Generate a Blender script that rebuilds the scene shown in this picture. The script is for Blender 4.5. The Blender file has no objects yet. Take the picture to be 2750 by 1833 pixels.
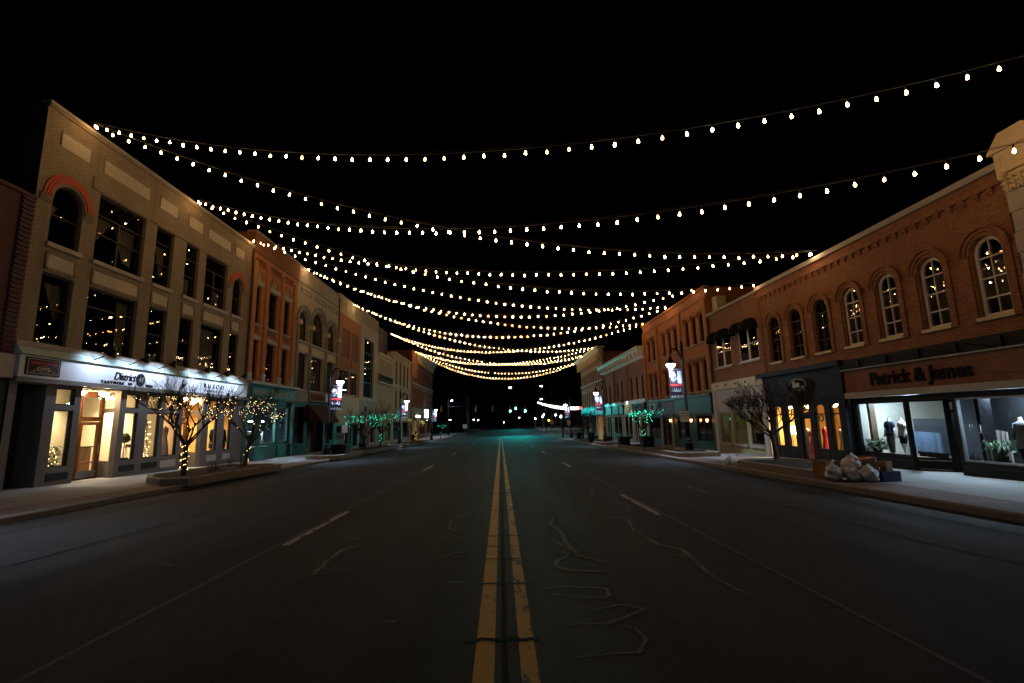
import bpy, math, random
from mathutils import Vector, Matrix
random.seed(11)
sc = bpy.context.scene
col = sc.collection
PI = math.pi

# ------------------------------------------------------------------ camera
cd = bpy.data.cameras.new('camera'); cam = bpy.data.objects.new('camera', cd); col.objects.link(cam)
cd.sensor_width = 36.0; cd.lens = 16.822; cd.clip_start = 0.05; cd.clip_end = 3000
RM = Matrix(((0.99947899, 0.01764007, -0.02702908), (-0.02379452, -0.16310761, -0.98632131), (-0.02180743, 0.98645057, -0.16260289)))
cam.matrix_world = Matrix.Translation((0, 0, 1.7)) @ RM.to_4x4()
sc.camera = cam

# ------------------------------------------------------------------ night sky
w = bpy.data.worlds.new('World'); sc.world = w; w.use_nodes = True
nt = w.node_tree; bg = nt.nodes['Background']
sky = nt.nodes.new('ShaderNodeTexSky'); sky.sky_type = 'NISHITA'; sky.sun_disc = False
sky.sun_elevation = math.radians(-8); sky.sun_rotation = math.radians(200)
nt.links.new(sky.outputs[0], bg.inputs[0]); bg.inputs[1].default_value = 0.012

# ------------------------------------------------------------------ exposure and render settings
vs = sc.view_settings; vs.view_transform = 'Standard'; vs.look = 'None'; vs.exposure = 0.0; vs.gamma = 1.0; vs.use_curve_mapping = False
sc.render.engine = 'CYCLES'
cy = sc.cycles
cy.use_denoising = True
try: cy.denoiser = 'OPENIMAGEDENOISE'
except Exception: pass
cy.max_bounces = 6; cy.diffuse_bounces = 2; cy.glossy_bounces = 3; cy.transmission_bounces = 4; cy.transparent_max_bounces = 16
cy.sample_clamp_indirect = 4.0; cy.sample_clamp_direct = 0.0; cy.blur_glossy = 0.0; cy.caustics_reflective = False; cy.caustics_refractive = False
cy.use_light_tree = True; cy.pixel_filter_type = 'BLACKMAN_HARRIS'; cy.filter_width = 1.5

WARM = (1.0, 0.53, 0.20)        # colour of the bulbs strung over the street
COOL = (0.56, 0.74, 1.0)        # colour of the street lamps
BULB, LAMP = 62.0, 62.0       # radiance of bulb glass and lamp lens

# ------------------------------------------------------------------ mesh builder
class Side:
    """A line of facades: x(d) is the world x of a point d metres out of the wall plane."""
    def __init__(s, xf, sg): s.xf, s.sg = xf, sg
    def x(s, d): return s.xf + s.sg * d
L = Side(-15.4, 1); R = Side(12.9, -1)

class MB:
    def __init__(s): s.v = []; s.f = []
    def add(s, vs, fs):
        n = len(s.v); s.v += [tuple(p) for p in vs]; s.f += [tuple(i + n for i in f) for f in fs]; return s
    def box(s, x0, x1, y0, y1, z0, z1):
        return s.add([(x0,y0,z0),(x1,y0,z0),(x1,y1,z0),(x0,y1,z0),(x0,y0,z1),(x1,y0,z1),(x1,y1,z1),(x0,y1,z1)],
                     [(0,3,2,1),(4,5,6,7),(0,1,5,4),(1,2,6,5),(2,3,7,6),(3,0,4,7)])
    def fbox(s, S, y0, y1, z0, z1, d0, d1):
        a, b = sorted((S.x(d0), S.x(d1))); return s.box(a, b, y0, y1, z0, z1)
    def hexa(s, p): return s.add(p, [(0,3,2,1),(4,5,6,7),(0,1,5,4),(1,2,6,5),(2,3,7,6),(3,0,4,7)])
    def prism(s, S, poly, d0, d1):
        n = len(poly)
        return s.add([(S.x(d0), y, z) for y, z in poly] + [(S.x(d1), y, z) for y, z in poly],
                     [tuple(range(n)), tuple(range(2*n-1, n-1, -1))] + [(i, (i+1) % n, n + (i+1) % n, n + i) for i in range(n)])
    def prismz(s, poly, z0, z1):
        n = len(poly)
        return s.add([(x, y, z0) for x, y in poly] + [(x, y, z1) for x, y in poly],
                     [tuple(range(n-1, -1, -1)), tuple(range(n, 2*n))] + [(i, (i+1) % n, n + (i+1) % n, n + i) for i in range(n)])
    def tube(s, pts, r, n=6, caps=True):
        P = [Vector(p) for p in pts]; m = len(P)
        rr = r if isinstance(r, (list, tuple)) else [r] * m
        V = []; F = []; u0 = None
        for i in range(m):
            t = (P[min(i+1, m-1)] - P[max(i-1, 0)])
            if t.length < 1e-9: t = Vector((0, 0, 1))
            t.normalize()
            if u0 is None: u0 = Vector((1, 0, 0)) if abs(t.x) < .8 else Vector((0, 1, 0))
            u = (u0 - t * u0.dot(t)); u.normalize(); u0 = u; q = t.cross(u)
            for k in range(n):
                a = 2 * PI * k / n; V.append(P[i] + (u * math.cos(a) + q * math.sin(a)) * rr[i])
        for i in range(m - 1):
            for k in range(n):
                F.append((i*n+k, i*n+(k+1) % n, (i+1)*n+(k+1) % n, (i+1)*n+k))
        if caps: F.append(tuple(range(n-1, -1, -1))); F.append(tuple(range((m-1)*n, m*n)))
        return s.add(V, F)
    def lathe(s, prof, c=(0,0,0), n=16, sx=1, sy=1):
        V = []; F = []; m = len(prof)
        if prof[0][1] > prof[-1][1]: prof = prof[::-1]
        for r, z in prof:
            for k in range(n):
                a = 2*PI*k/n; V.append((c[0] + r*math.cos(a)*sx, c[1] + r*math.sin(a)*sy, c[2] + z))
        for i in range(m-1):
            for k in range(n): F.append((i*n+k, i*n+(k+1) % n, (i+1)*n+(k+1) % n, (i+1)*n+k))
        F.append(tuple(range(n-1, -1, -1))); F.append(tuple(range((m-1)*n, m*n)))
        return s.add(V, F)
    def blob(s, c, r, n=12, m=8, jit=0, squash=(1,1,1), rnd=random):
        V = []; F = []
        for i in range(1, m):
            th = PI*i/m
            for k in range(n):
                a = 2*PI*k/n; q = 1 + rnd.uniform(-jit, jit)
                V.append((c[0]+r*q*math.sin(th)*math.cos(a)*squash[0], c[1]+r*q*math.sin(th)*math.sin(a)*squash[1], c[2]+r*q*math.cos(th)*squash[2]))
        t = len(V); V.append((c[0],c[1],c[2]+r*squash[2])); V.append((c[0],c[1],c[2]-r*squash[2]))
        for i in range(m-2):
            for k in range(n): F.append((i*n+k, (i+1)*n+k, (i+1)*n+(k+1) % n, i*n+(k+1) % n))
        for k in range(n): F.append((t, k, (k+1) % n)); F.append((t+1, (m-2)*n+(k+1) % n, (m-2)*n+k))
        return s.add(V, F)
    def octa(s, c, r):
        x, y, z = c
        return s.add([(x+r,y,z),(x-r,y,z),(x,y+r,z),(x,y-r,z),(x,y,z+r),(x,y,z-r)], [(0,2,4),(2,1,4),(1,3,4),(3,0,4),(2,0,5),(1,2,5),(3,1,5),(0,3,5)])
    def mesh(s, name, m, smooth=False):
        me = bpy.data.meshes.new(name); me.from_pydata(s.v, [], s.f); me.update()
        if m: me.materials.append(m)
        if smooth: me.polygons.foreach_set('use_smooth', [True] * len(me.polygons))
        return me
    def build(s, name, m, parent=None, smooth=False, loc=None):
        return link(name, s.mesh(name, m, smooth), parent, loc)

def link(name, me, parent=None, loc=None):
    o = bpy.data.objects.new(name, me); col.objects.link(o)
    if parent is not None:
        o.parent = parent
        if loc is None:
            o.matrix_parent_inverse = ROOTINV.get(parent.name, Matrix.Identity(4))
            ROOTINV[o.name] = Matrix.Identity(4)
    if loc is not None: o.location = loc
    return o
ROOTINV = {}
def tag(o, label, cat, group=None):
    o['label'] = label; o['category'] = cat
    if group: o['group'] = group
    return o
def thing(name, label, cat, loc, group=None, local=False):
    """Empty at a thing's base. local=False: the parts are written in world coordinates."""
    o = bpy.data.objects.new(name, None); col.objects.link(o); o.location = loc; o.empty_display_size = .3
    tag(o, label, cat, group)
    ROOTINV[o.name] = Matrix.Identity(4) if local else Matrix.Translation(-Vector(loc))
    return o
def copy_thing(root, loc, rotz=0, label=None):
    r = root.copy(); col.objects.link(r); r.location = loc; r.rotation_euler = (0, 0, rotz)
    if label: r['label'] = label
    for ch in list(root.children):
        c = ch.copy(); col.objects.link(c); c.parent = r
        for g in list(ch.children):
            k = g.copy(); col.objects.link(k); k.parent = c
    return r
def spot(parent, loc, direction, watts, angle, color, blend=.6, size=.06):
    """The beam of a lamp that the photograph shows lit; a part of that lamp."""
    ld = bpy.data.lights.new('lamp_beam', 'SPOT'); ld.energy = watts; ld.color = color; ld.spot_size = math.radians(angle); ld.spot_blend = blend; ld.shadow_soft_size = size
    o = bpy.data.objects.new('lamp_beam', ld); col.objects.link(o); o.parent = parent; o.matrix_parent_inverse = ROOTINV.get(parent.name, Matrix.Identity(4))
    o.location = loc; o.rotation_euler = Vector(direction).to_track_quat('-Z', 'Y').to_euler(); return o
def structure(o): o['kind'] = 'structure'; return o
def stuff(o): o['kind'] = 'stuff'; return o

# ------------------------------------------------------------------ materials
M = {}
def nodes(name):
    m = bpy.data.materials.new(name); m.use_nodes = True; t = m.node_tree
    return m, t, t.nodes['Principled BSDF']
def N(t, kind, **kw):
    n = t.nodes.new(kind)
    for k, v in kw.items():
        if k.startswith('i_'): n.inputs[int(k[2:]) if k[2:].isdigit() else k[2:].replace('_', ' ')].default_value = v
        else: setattr(n, k, v)
    return n
def mixc(t, fac, a, b):
    n = t.nodes.new('ShaderNodeMix'); n.data_type = 'RGBA'
    for sock, v in ((n.inputs[0], fac), (n.inputs[6], a), (n.inputs[7], b)):
        if hasattr(v, 'is_output') or isinstance(v, bpy.types.NodeSocket): t.links.new(v, sock)
        else: sock.default_value = v if not isinstance(v, tuple) else (*v, 1)[:4]
    return n.outputs[2]
def ramp(t, src, p0, p1, c0=(0,0,0,1), c1=(1,1,1,1)):
    r = t.nodes.new('ShaderNodeValToRGB'); e = r.color_ramp.elements
    e[0].position, e[1].position = p0, p1; e[0].color, e[1].color = c0, c1
    t.links.new(src, r.inputs[0]); return r.outputs[0]
def noise(t, vec, scale, detail=5, rough=.6):
    n = N(t, 'ShaderNodeTexNoise'); n.inputs['Scale'].default_value = scale; n.inputs['Detail'].default_value = detail; n.inputs['Roughness'].default_value = rough
    if vec is not None: t.links.new(vec, n.inputs['Vector'])
    return n.outputs['Fac']
def objco(t): return t.nodes.new('ShaderNodeTexCoord').outputs['Object']
def bumpn(t, h, strength, dist):
    b = N(t, 'ShaderNodeBump'); b.inputs['Strength'].default_value = strength; b.inputs['Distance'].default_value = dist
    t.links.new(h, b.inputs['Height']); return b.outputs[0]
def mul(c, k): return tuple(max(0, min(1, x * k)) for x in c)

def mat(name, c, rough=.65, var=.16, scale=3.0, bump=.15, bdist=.004, metal=0, fine=60):
    m, t, p = nodes(name); o = objco(t)
    f1 = noise(t, o, scale, 6); f2 = noise(t, o, fine, 3)
    c1 = mixc(t, ramp(t, f1, .35, .65), mul(c, 1 - var), mul(c, 1 + var))
    cc = mixc(t, ramp(t, f2, .3, .75), c1, mul(c, 1 - var * .6))
    t.links.new(cc, p.inputs['Base Color']); p.inputs['Roughness'].default_value = rough; p.inputs['Metallic'].default_value = metal
    if max(c) < .06: p.inputs['Specular IOR Level'].default_value = .22
    if bump: t.links.new(bumpn(t, f2, bump, bdist), p.inputs['Normal'])
    M[name] = m; return m

def brick(name, c1, c2, mortar, bw=.215, bh=.078, ms=.011, bump=.6, stain=.25, rough=.85, moff=(0, 0, 0)):
    m, t, p = nodes(name); o = objco(t)
    s = N(t, 'ShaderNodeSeparateXYZ'); t.links.new(o, s.inputs[0])
    a = N(t, 'ShaderNodeMath', operation='ADD'); t.links.new(s.outputs[0], a.inputs[0]); t.links.new(s.outputs[1], a.inputs[1])
    cb = N(t, 'ShaderNodeCombineXYZ'); t.links.new(a.outputs[0], cb.inputs[0]); t.links.new(s.outputs[2], cb.inputs[1])
    b = N(t, 'ShaderNodeTexBrick'); t.links.new(cb.outputs[0], b.inputs['Vector'])
    b.inputs['Color1'].default_value = (*c1, 1); b.inputs['Color2'].default_value = (*c2, 1); b.inputs['Mortar'].default_value = (*mortar, 1)
    b.inputs['Scale'].default_value = 1; b.inputs['Mortar Size'].default_value = ms; b.inputs['Mortar Smooth'].default_value = .2
    b.inputs['Bias'].default_value = 0; b.inputs['Brick Width'].default_value = bw; b.inputs['Row Height'].default_value = bh
    f1 = noise(t, o, .8, 6); f2 = noise(t, o, 9, 4); f3 = noise(t, o, 70, 3)
    mp = N(t, 'ShaderNodeMapping'); mp.inputs['Scale'].default_value = (1, 1, .09); t.links.new(o, mp.inputs[0]); f5 = noise(t, mp.outputs[0], 2.2, 6, .7)
    c = mixc(t, ramp(t, f1, .35, .7), b.outputs[0], mixc(t, 1 - stain, mul(c1, .45), b.outputs[0]))
    c = mixc(t, ramp(t, f2, .42, .72), c, mixc(t, .7, mul(c2, 1.25), c))
    c = mixc(t, ramp(t, f5, .50, .74), c, mixc(t, 1 - stain, mul(c1, .30), c))
    t.links.new(c, p.inputs['Base Color']); p.inputs['Roughness'].default_value = rough
    inv = N(t, 'ShaderNodeMath', operation='SUBTRACT'); inv.inputs[0].default_value = 1; t.links.new(b.outputs[1], inv.inputs[1])
    ad = N(t, 'ShaderNodeMath', operation='MULTIPLY_ADD'); t.links.new(f3, ad.inputs[0]); ad.inputs[1].default_value = .35; t.links.new(inv.outputs[0], ad.inputs[2])
    t.links.new(bumpn(t, ad.outputs[0], bump, .008), p.inputs['Normal'])
    M[name] = m; return m

def emi(name, c, s, sampling='FRONT'):
    m = bpy.data.materials.new(name); m.use_nodes = True; t = m.node_tree; t.nodes.remove(t.nodes['Principled BSDF'])
    e = N(t, 'ShaderNodeEmission'); e.inputs[0].default_value = (*c, 1); e.inputs[1].default_value = s
    t.links.new(e.outputs[0], t.nodes['Material Output'].inputs[0])
    try: m.cycles.emission_sampling = sampling
    except Exception: pass
    M[name] = m; return m

def glass(name, tint, wav=.02, rough=0.0, ior=1.5):
    m = bpy.data.materials.new(name); m.use_nodes = True; t = m.node_tree; t.nodes.remove(t.nodes['Principled BSDF'])
    tr = N(t, 'ShaderNodeBsdfTransparent'); tr.inputs[0].default_value = (*tint, 1)
    g = N(t, 'ShaderNodeBsdfGlossy'); g.inputs['Roughness'].default_value = rough; g.inputs[0].default_value = (.95, .95, .95, 1)
    lw = N(t, 'ShaderNodeLayerWeight'); lw.inputs[0].default_value = .5
    p5 = N(t, 'ShaderNodeMath', operation='POWER'); t.links.new(lw.outputs['Facing'], p5.inputs[0]); p5.inputs[1].default_value = 5
    fr = N(t, 'ShaderNodeMath', operation='MULTIPLY_ADD'); t.links.new(p5.outputs[0], fr.inputs[0]); fr.inputs[1].default_value = .95; fr.inputs[2].default_value = .045
    mx = N(t, 'ShaderNodeMixShader'); t.links.new(fr.outputs[0], mx.inputs[0]); t.links.new(tr.outputs[0], mx.inputs[1]); t.links.new(g.outputs[0], mx.inputs[2])
    if wav:
        b = bumpn(t, noise(t, objco(t), 1.6, 2), wav, .25); t.links.new(b, g.inputs['Normal'])
    t.links.new(mx.outputs[0], t.nodes['Material Output'].inputs[0]); M[name] = m; return m

brick('tan_brick', (.36,.295,.19), (.305,.245,.155), (.16,.13,.08), bump=.5, stain=.38)
brick('pale_brick', (.62,.56,.43), (.57,.51,.385), (.44,.39,.30), bump=.35, stain=.25)
brick('red_arch_brick', (.60,.13,.07), (.55,.11,.06), (.40,.09,.05), bw=.11, bump=.4, stain=.15)
brick('orange_brick', (.60,.25,.085), (.50,.19,.06), (.36,.18,.09), bump=.6)
brick('brown_brick', (.38,.15,.06), (.30,.115,.045), (.24,.12,.07), bump=.6)
brick('street_brick', (.345,.13,.045), (.21,.07,.024), (.33,.19,.10), ms=.014, bump=.9, stain=.3)
brick('tall_brick', (.58,.235,.075), (.47,.18,.055), (.32,.14,.065), bump=.5, stain=.3)
brick('deep_red_brick', (.115,.045,.045), (.09,.035,.037), (.15,.095,.09), ms=.013, bump=.8)
brick('far_brick', (.40,.155,.07), (.32,.12,.055), (.27,.135,.08), bump=.4)
brick('dark_brick', (.10,.07,.065), (.08,.055,.05), (.07,.055,.05), bump=.5)
brick('grey_brick', (.55,.49,.37), (.51,.455,.34), (.46,.41,.30), bump=.25, stain=.1)
brick('white_brick', (.66,.60,.49), (.62,.56,.46), (.56,.51,.43), bump=.25, stain=.12)
brick('cream_brick', (.60,.52,.35), (.56,.485,.325), (.50,.43,.29), bump=.25, stain=.12)
brick('whitewash_brick', (.62,.60,.55), (.55,.53,.48), (.42,.40,.37), bump=.5, stain=.2)
brick('taupe_brick', (.17,.148,.125), (.155,.135,.115), (.12,.105,.09), bump=.3, stain=.1)
brick('paver_brick', (.21,.13,.10), (.16,.10,.085), (.11,.10,.09), bw=.2, bh=.1, ms=.008, bump=.5, stain=.3)
mat('stone', (.42,.39,.33), .8, .14, 2, .3)
mat('cream_stone', (.70,.59,.37), .75, .12, 2, .3)
mat('grey_stone', (.30,.30,.25), .8, .15, 2, .3)
mat('taupe_paint', (.16,.14,.12), .6, .10, 2)
mat('teal_lit_metal', (.46,.58,.54), .5, .25, 3, .1)  # grey metal with the teal lamp spill put into its base colour
mat('white_sign', (.72,.73,.76), .5, .05, 1.5, .05)
mat('black_paint', (.008,.0085,.009), .6, .3, 2)
mat('navy_paint', (.013,.015,.022), .6, .25, 2)
mat('white_paint', (.70,.67,.61), .5, .08, 3)
mat('dark_wood', (.055,.035,.025), .45, .3, 2)
mat('door_wood', (.16,.065,.025), .4, .25, 3)
mat('sign_wood', (.22,.075,.028), .7, .30, 2.2)
mat('green_paint', (.035,.125,.098), .5, .2, 2)
mat('dark_green_paint', (.020,.055,.045), .5, .25, 2)
mat('teal_paint', (.018,.075,.075), .5, .25, 2)
mat('plum_paint', (.13,.08,.13), .6, .2, 2)
mat('maroon_fabric', (.06,.012,.015), .9, .25, 5)
mat('black_fabric', (.008,.008,.009), .95, .3, 5)
mat('blind', (.34,.32,.28), .9, .12, 4)
mat('curtain', (.55,.52,.40), .9, .12, 4)
mat('cream_wall', (.78,.68,.47), .8, .06, 1.5, .05)
mat('amber_wall', (.80,.47,.13), .8, .08, 1.5, .05)
mat('peach_wall', (.80,.55,.36), .8, .06, 1.5, .05)
mat('pale_wall', (.60,.56,.47), .8, .08, 1.5, .05)
mat('yellow_wall', (.38,.35,.17), .8, .08, 1.5, .05)
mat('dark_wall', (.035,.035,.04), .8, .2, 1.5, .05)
mat('floor_wood', (.18,.10,.05), .5, .25, 2)
mat('bark', (.050,.036,.026), .9, .35, 9, .6, .01)
mat('soil', (.030,.022,.016), .95, .5, 9, .8, .03, fine=30)
mat('kerb_concrete', (.21,.185,.15), .85, .22, 4, .5, .008)
mat('planter_concrete', (.24,.20,.16), .85, .2, 4, .5, .008)
mat('lamp_black', (.012,.012,.013), .35, .3, 4, metal=.3)
mat('steel', (.45,.46,.48), .35, .2, 5, metal=.8)
mat('cable', (.03,.03,.03), .6, .2, 5)
mat('cardboard', (.30,.175,.085), .85, .15, 4)
mat('blue_card', (.012,.02,.07), .6, .2, 4)
mat('orange_print', (.55,.12,.03), .6, .2, 4)
mat('mannequin_white', (.72,.72,.74), .4, .05, 3)
mat('navy_shirt', (.016,.022,.05), .9, .3, 14)
mat('pale_shirt', (.62,.55,.52), .9, .2, 14)
mat('black_cloth', (.012,.012,.016), .9, .3, 14)
mat('grey_cloth', (.12,.12,.14), .9, .3, 14)
mat('white_cloth', (.72,.70,.68), .9, .1, 10)
mat('red_cloth', (.42,.02,.025), .9, .2, 14)
mat('denim', (.13,.21,.32), .9, .3, 14)
mat('lace', (.50,.42,.36), .9, .3, 25)
mat('leaf', (.045,.10,.035), .6, .4, 12)
mat('pale_leaf', (.12,.19,.10), .6, .4, 12)
mat('sign_black', (.006,.006,.007), .85, .2, 5)
mat('sign_white', (.62,.63,.62), .5, .06, 5)
mat('sign_red', (.45,.03,.035), .5, .1, 5)
mat('sign_plum', (.022,.008,.014), .5, .2, 5)
mat('gold_letter', (.60,.50,.28), .5, .1, 6)
mat('signal_yellow', (.55,.25,.015), .5, .1, 5)
mat('poster_dark', (.03,.015,.03), .6, .3, 5)
mat('ledge_metal', (.40,.38,.33), .5, .15, 3)
mat('roof_tar', (.03,.03,.03), .9, .2, 2)
mat('dead_grass', (.13,.095,.045), .9, .4, 8)
mat('silhouette', (.015,.016,.017), .95, .4, 3)
emi('lamp_lens', COOL, LAMP)
emi('shop_lamp', (1, .78, .48), 30)
emi('porch_lamp', (1, .70, .38), 110)
emi('sign_lamp', (.58, .74, 1.0), 60)
emi('tube_lamp', (.58, .80, 1.0), 150)
emi('spa_lamp', (1, .70, .36), 36)
emi('fairy_warm', (1, .68, .28), 8)
emi('fairy_green', (.02, 1, .55), 8)
emi('fairy_yellow', (1, .72, .12), 8)
emi('signal_green', (.02, .75, .72), 1500)
emi('teal_lamp', (.03, .85, .80), 45)
emi('lantern_glow', (1, .36, .12), 14)
emi('white_glow', (.85, .92, 1), 30)
emi('garland_glow', (1, .88, .74), 9)
emi('red_glow', (1, .03, .03), 6)
emi('amber_glow', (1, .5, .05), 8)
for i, (cc, ss) in enumerate(((WARM, 1.0), ((1.0, .43, .11), .45), ((1.0, .68, .40), 1.45))):
    emi('bulb_glow%s' % ('', '_amber', '_bright')[i], cc, BULB * ss)
glass('glass', (.70, .71, .71), .008)
glass('shop_glass', (.95, .96, .96), .004)
# ================================================================== the ground, road and sidewalks
SL = 0.0171
def gz(y):
    """Height of the road: falls gently away from the camera, then climbs past the crossing."""
    if y < 75: return -SL * y
    z75 = -SL * 75
    if y < 110: t = y - 75; return z75 - SL * t + .5 * (SL + .011) / 35 * t * t
    z110 = z75 - SL * 35 + .5 * (SL + .011) * 35
    return z110 + .011 * min(y - 110, 130) + .002 * max(0, y - 240)
def strip(mb, x0, x1, y0, y1, dz, step=4.0):
    n = max(1, int(math.ceil((y1 - y0) / step))); V = []; F = []
    for i in range(n + 1):
        y = y0 + (y1 - y0) * i / n; V += [(x0, y, gz(y) + dz), (x1, y, gz(y) + dz)]
    for i in range(n): F.append((2*i, 2*i+1, 2*i+3, 2*i+2))
    return mb.add(V, F)
def slab(mb, x0, x1, y0, y1, dz0, dz1, step=4.0):
    n = max(1, int(math.ceil((y1 - y0) / step))); V = []; F = []
    for i in range(n + 1):
        y = y0 + (y1 - y0) * i / n; z = gz(y); V += [(x0, y, z+dz0), (x1, y, z+dz0), (x1, y, z+dz1), (x0, y, z+dz1)]
    for i in range(n):
        for k in range(4): F.append((4*i+k, 4*i+(k+1) % 4, 4*i+4+(k+1) % 4, 4*i+4+k))
    F.append((3, 2, 1, 0)); F.append((4*n, 4*n+1, 4*n+2, 4*n+3))
    return mb.add(V, F)

def asphalt():
    m, t, p = nodes('asphalt'); o = objco(t)
    st = N(t, 'ShaderNodeMapping'); st.inputs['Scale'].default_value = (1, .07, 1); t.links.new(o, st.inputs[0])
    f1 = noise(t, st.outputs[0], 1.1, 6); f2 = noise(t, o, .35, 5); f3 = noise(t, o, 42, 3, .75); f4 = noise(t, o, 8, 8, .75)
    c = mixc(t, ramp(t, f1, .36, .66), (.0042, .0038, .0036), (.0185, .0178, .0174))
    c = mixc(t, ramp(t, f2, .40, .68), c, (.0095, .0083, .0072))
    c = mixc(t, ramp(t, f3, .56, .70), c, (.040, .0385, .0375))
    c = mixc(t, ramp(t, f4, .38, .50, (1,1,1,1), (0,0,0,1)), c, (.0042, .004, .004))
    v = N(t, 'ShaderNodeTexVoronoi', feature='DISTANCE_TO_EDGE'); v.inputs['Scale'].default_value = .55
    wv = N(t, 'ShaderNodeVectorMath', operation='ADD'); nn = N(t, 'ShaderNodeTexNoise'); nn.inputs['Scale'].default_value = 1.7; nn.inputs['Detail'].default_value = 5
    t.links.new(o, nn.inputs['Vector']); t.links.new(o, wv.inputs[0]); t.links.new(nn.outputs['Color'], wv.inputs[1]); t.links.new(wv.outputs[0], v.inputs['Vector'])
    crack = ramp(t, v.outputs[0], .004, .012, (1,1,1,1), (0,0,0,1))
    mk = N(t, 'ShaderNodeMath', operation='MULTIPLY'); t.links.new(crack, mk.inputs[0]); t.links.new(ramp(t, f2, .45, .60), mk.inputs[1])
    c = mixc(t, mk.outputs[0], c, (.008, .008, .008))
    p.inputs['Specular IOR Level'].default_value = .35
    t.links.new(c, p.inputs['Base Color'])
    t.links.new(ramp(t, f1, .3, .7, (.72,.72,.72,1), (.88,.88,.88,1)), p.inputs['Roughness'])
    hh = N(t, 'ShaderNodeMath', operation='ADD'); t.links.new(f3, hh.inputs[0]); t.links.new(f4, hh.inputs[1])
    t.links.new(bumpn(t, hh.outputs[0], .55, .012), p.inputs['Normal'])
    M['asphalt'] = m
asphalt()
def worn(name, c, wear=.5, under=(.018,.017,.016)):
    m, t, p = nodes(name); o = objco(t)
    st = N(t, 'ShaderNodeMapping'); st.inputs['Scale'].default_value = (1, .35, 1); t.links.new(o, st.inputs[0])
    f1 = noise(t, st.outputs[0], 9, 8, .75); f2 = noise(t, o, 90, 3); f3 = noise(t, o, .7, 4)
    a = N(t, 'ShaderNodeMath', operation='MULTIPLY_ADD'); t.links.new(f3, a.inputs[0]); a.inputs[1].default_value = .5; t.links.new(f1, a.inputs[2])
    k = ramp(t, a.outputs[0], .92 - wear * .3, 1.0 - wear * .3)
    cc = mixc(t, k, c, under); cc = mixc(t, ramp(t, f2, .52, .7), cc, mixc(t, .55, cc, under))
    t.links.new(cc, p.inputs['Base Color']); p.inputs['Roughness'].default_value = .7
    t.links.new(bumpn(t, f2, .5, .006), p.inputs['Normal']); M[name] = m
worn('yellow_line_paint', (.66, .37, .006), .25)
worn('yellow_line_paint_worn', (.60, .34, .008), .5)
worn('white_line_paint', (.34, .34, .33), .5)
worn('joint_paint', (.036, .034, .032), .6)
worn('seal_pale', (.105, .098, .092), .75)
worn('seal_tan', (.066, .055, .047), .75)
mat('tar', (.010, .010, .010), .9, .3, 6, .5, .006)
def walkmat():
    m, t, p = nodes('walk_concrete'); o = objco(t)
    b = N(t, 'ShaderNodeTexBrick'); t.links.new(o, b.inputs['Vector']); b.offset = 0
    for k, v in (('Color1', (.30,.295,.285,1)), ('Color2', (.275,.27,.265,1)), ('Mortar', (.12,.115,.11,1)), ('Scale', 1), ('Mortar Size', .012), ('Brick Width', 1.55), ('Row Height', 1.55)): b.inputs[k].default_value = v
    f1 = noise(t, o, .9, 6); f2 = noise(t, o, 45, 4)
    c = mixc(t, ramp(t, f1, .38, .7), b.outputs[0], mixc(t, .65, (.14,.13,.12), b.outputs[0]))
    c = mixc(t, ramp(t, f2, .45, .75), c, mixc(t, .6, (.38,.37,.36), c))
    t.links.new(c, p.inputs['Base Color']); p.inputs['Roughness'].default_value = .85
    t.links.new(bumpn(t, f2, .4, .006), p.inputs['Normal']); M['walk_concrete'] = m
walkmat()
mat('far_ground', (.035, .034, .030), .9, .3, .4, .3)

g = MB()
ys = [-80, -30, 0, 30, 60, 75, 85, 95, 105, 115, 130, 160, 200, 240, 400, 900]
V = []; F = []
for y in ys: V += [(-700, y, gz(y) - .12), (700, y, gz(y) - .12)]
for i in range(len(ys) - 1): F.append((2*i, 2*i+1, 2*i+3, 2*i+2))
g.add(V, F); structure(g.build('ground', M['far_ground']))

KL, KR = -10.3, 8.5            # kerb faces
road = MB(); strip(road, KL - .3, KR + .3, -40, 108, 0); strip(road, -40, 40, 108, 130, -.002); strip(road, -6.5, 10.5, 130, 260, 0)
road = structure(road.build('road', M['asphalt']))
def marking(name, x0, x1, y0, y1, m, dz=.004):
    b = MB(); strip(b, x0, x1, y0, y1, dz, 3.0); return b.build(name, m, road)
marking('yellow_line', -.225, -.075, -12, 88, M['yellow_line_paint'])
marking('yellow_line', .115, .24, -12, 88, M['yellow_line_paint_worn'])
marking('lane_joint', -.02, .025, -12, 90, M['tar'])
marking('lane_joint', -3.52, -3.47, -6, 92, M['joint_paint'])
marking('lane_joint', 3.13, 3.18, 2, 92, M['joint_paint'])
for y in (-4.6, 7.9, 21.4, 33.7, 46.0, 58.2, 70.4, 82.6): marking('lane_dash', -3.43, -3.31, y, y + 3.1, M['white_line_paint'])
for y in (-2.6, 9.6, 21.5, 33.8, 46.0, 58.2, 70.4, 82.6): marking('lane_dash', 2.97, 3.09, y, y + 2.9, M['white_line_paint'])
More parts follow.
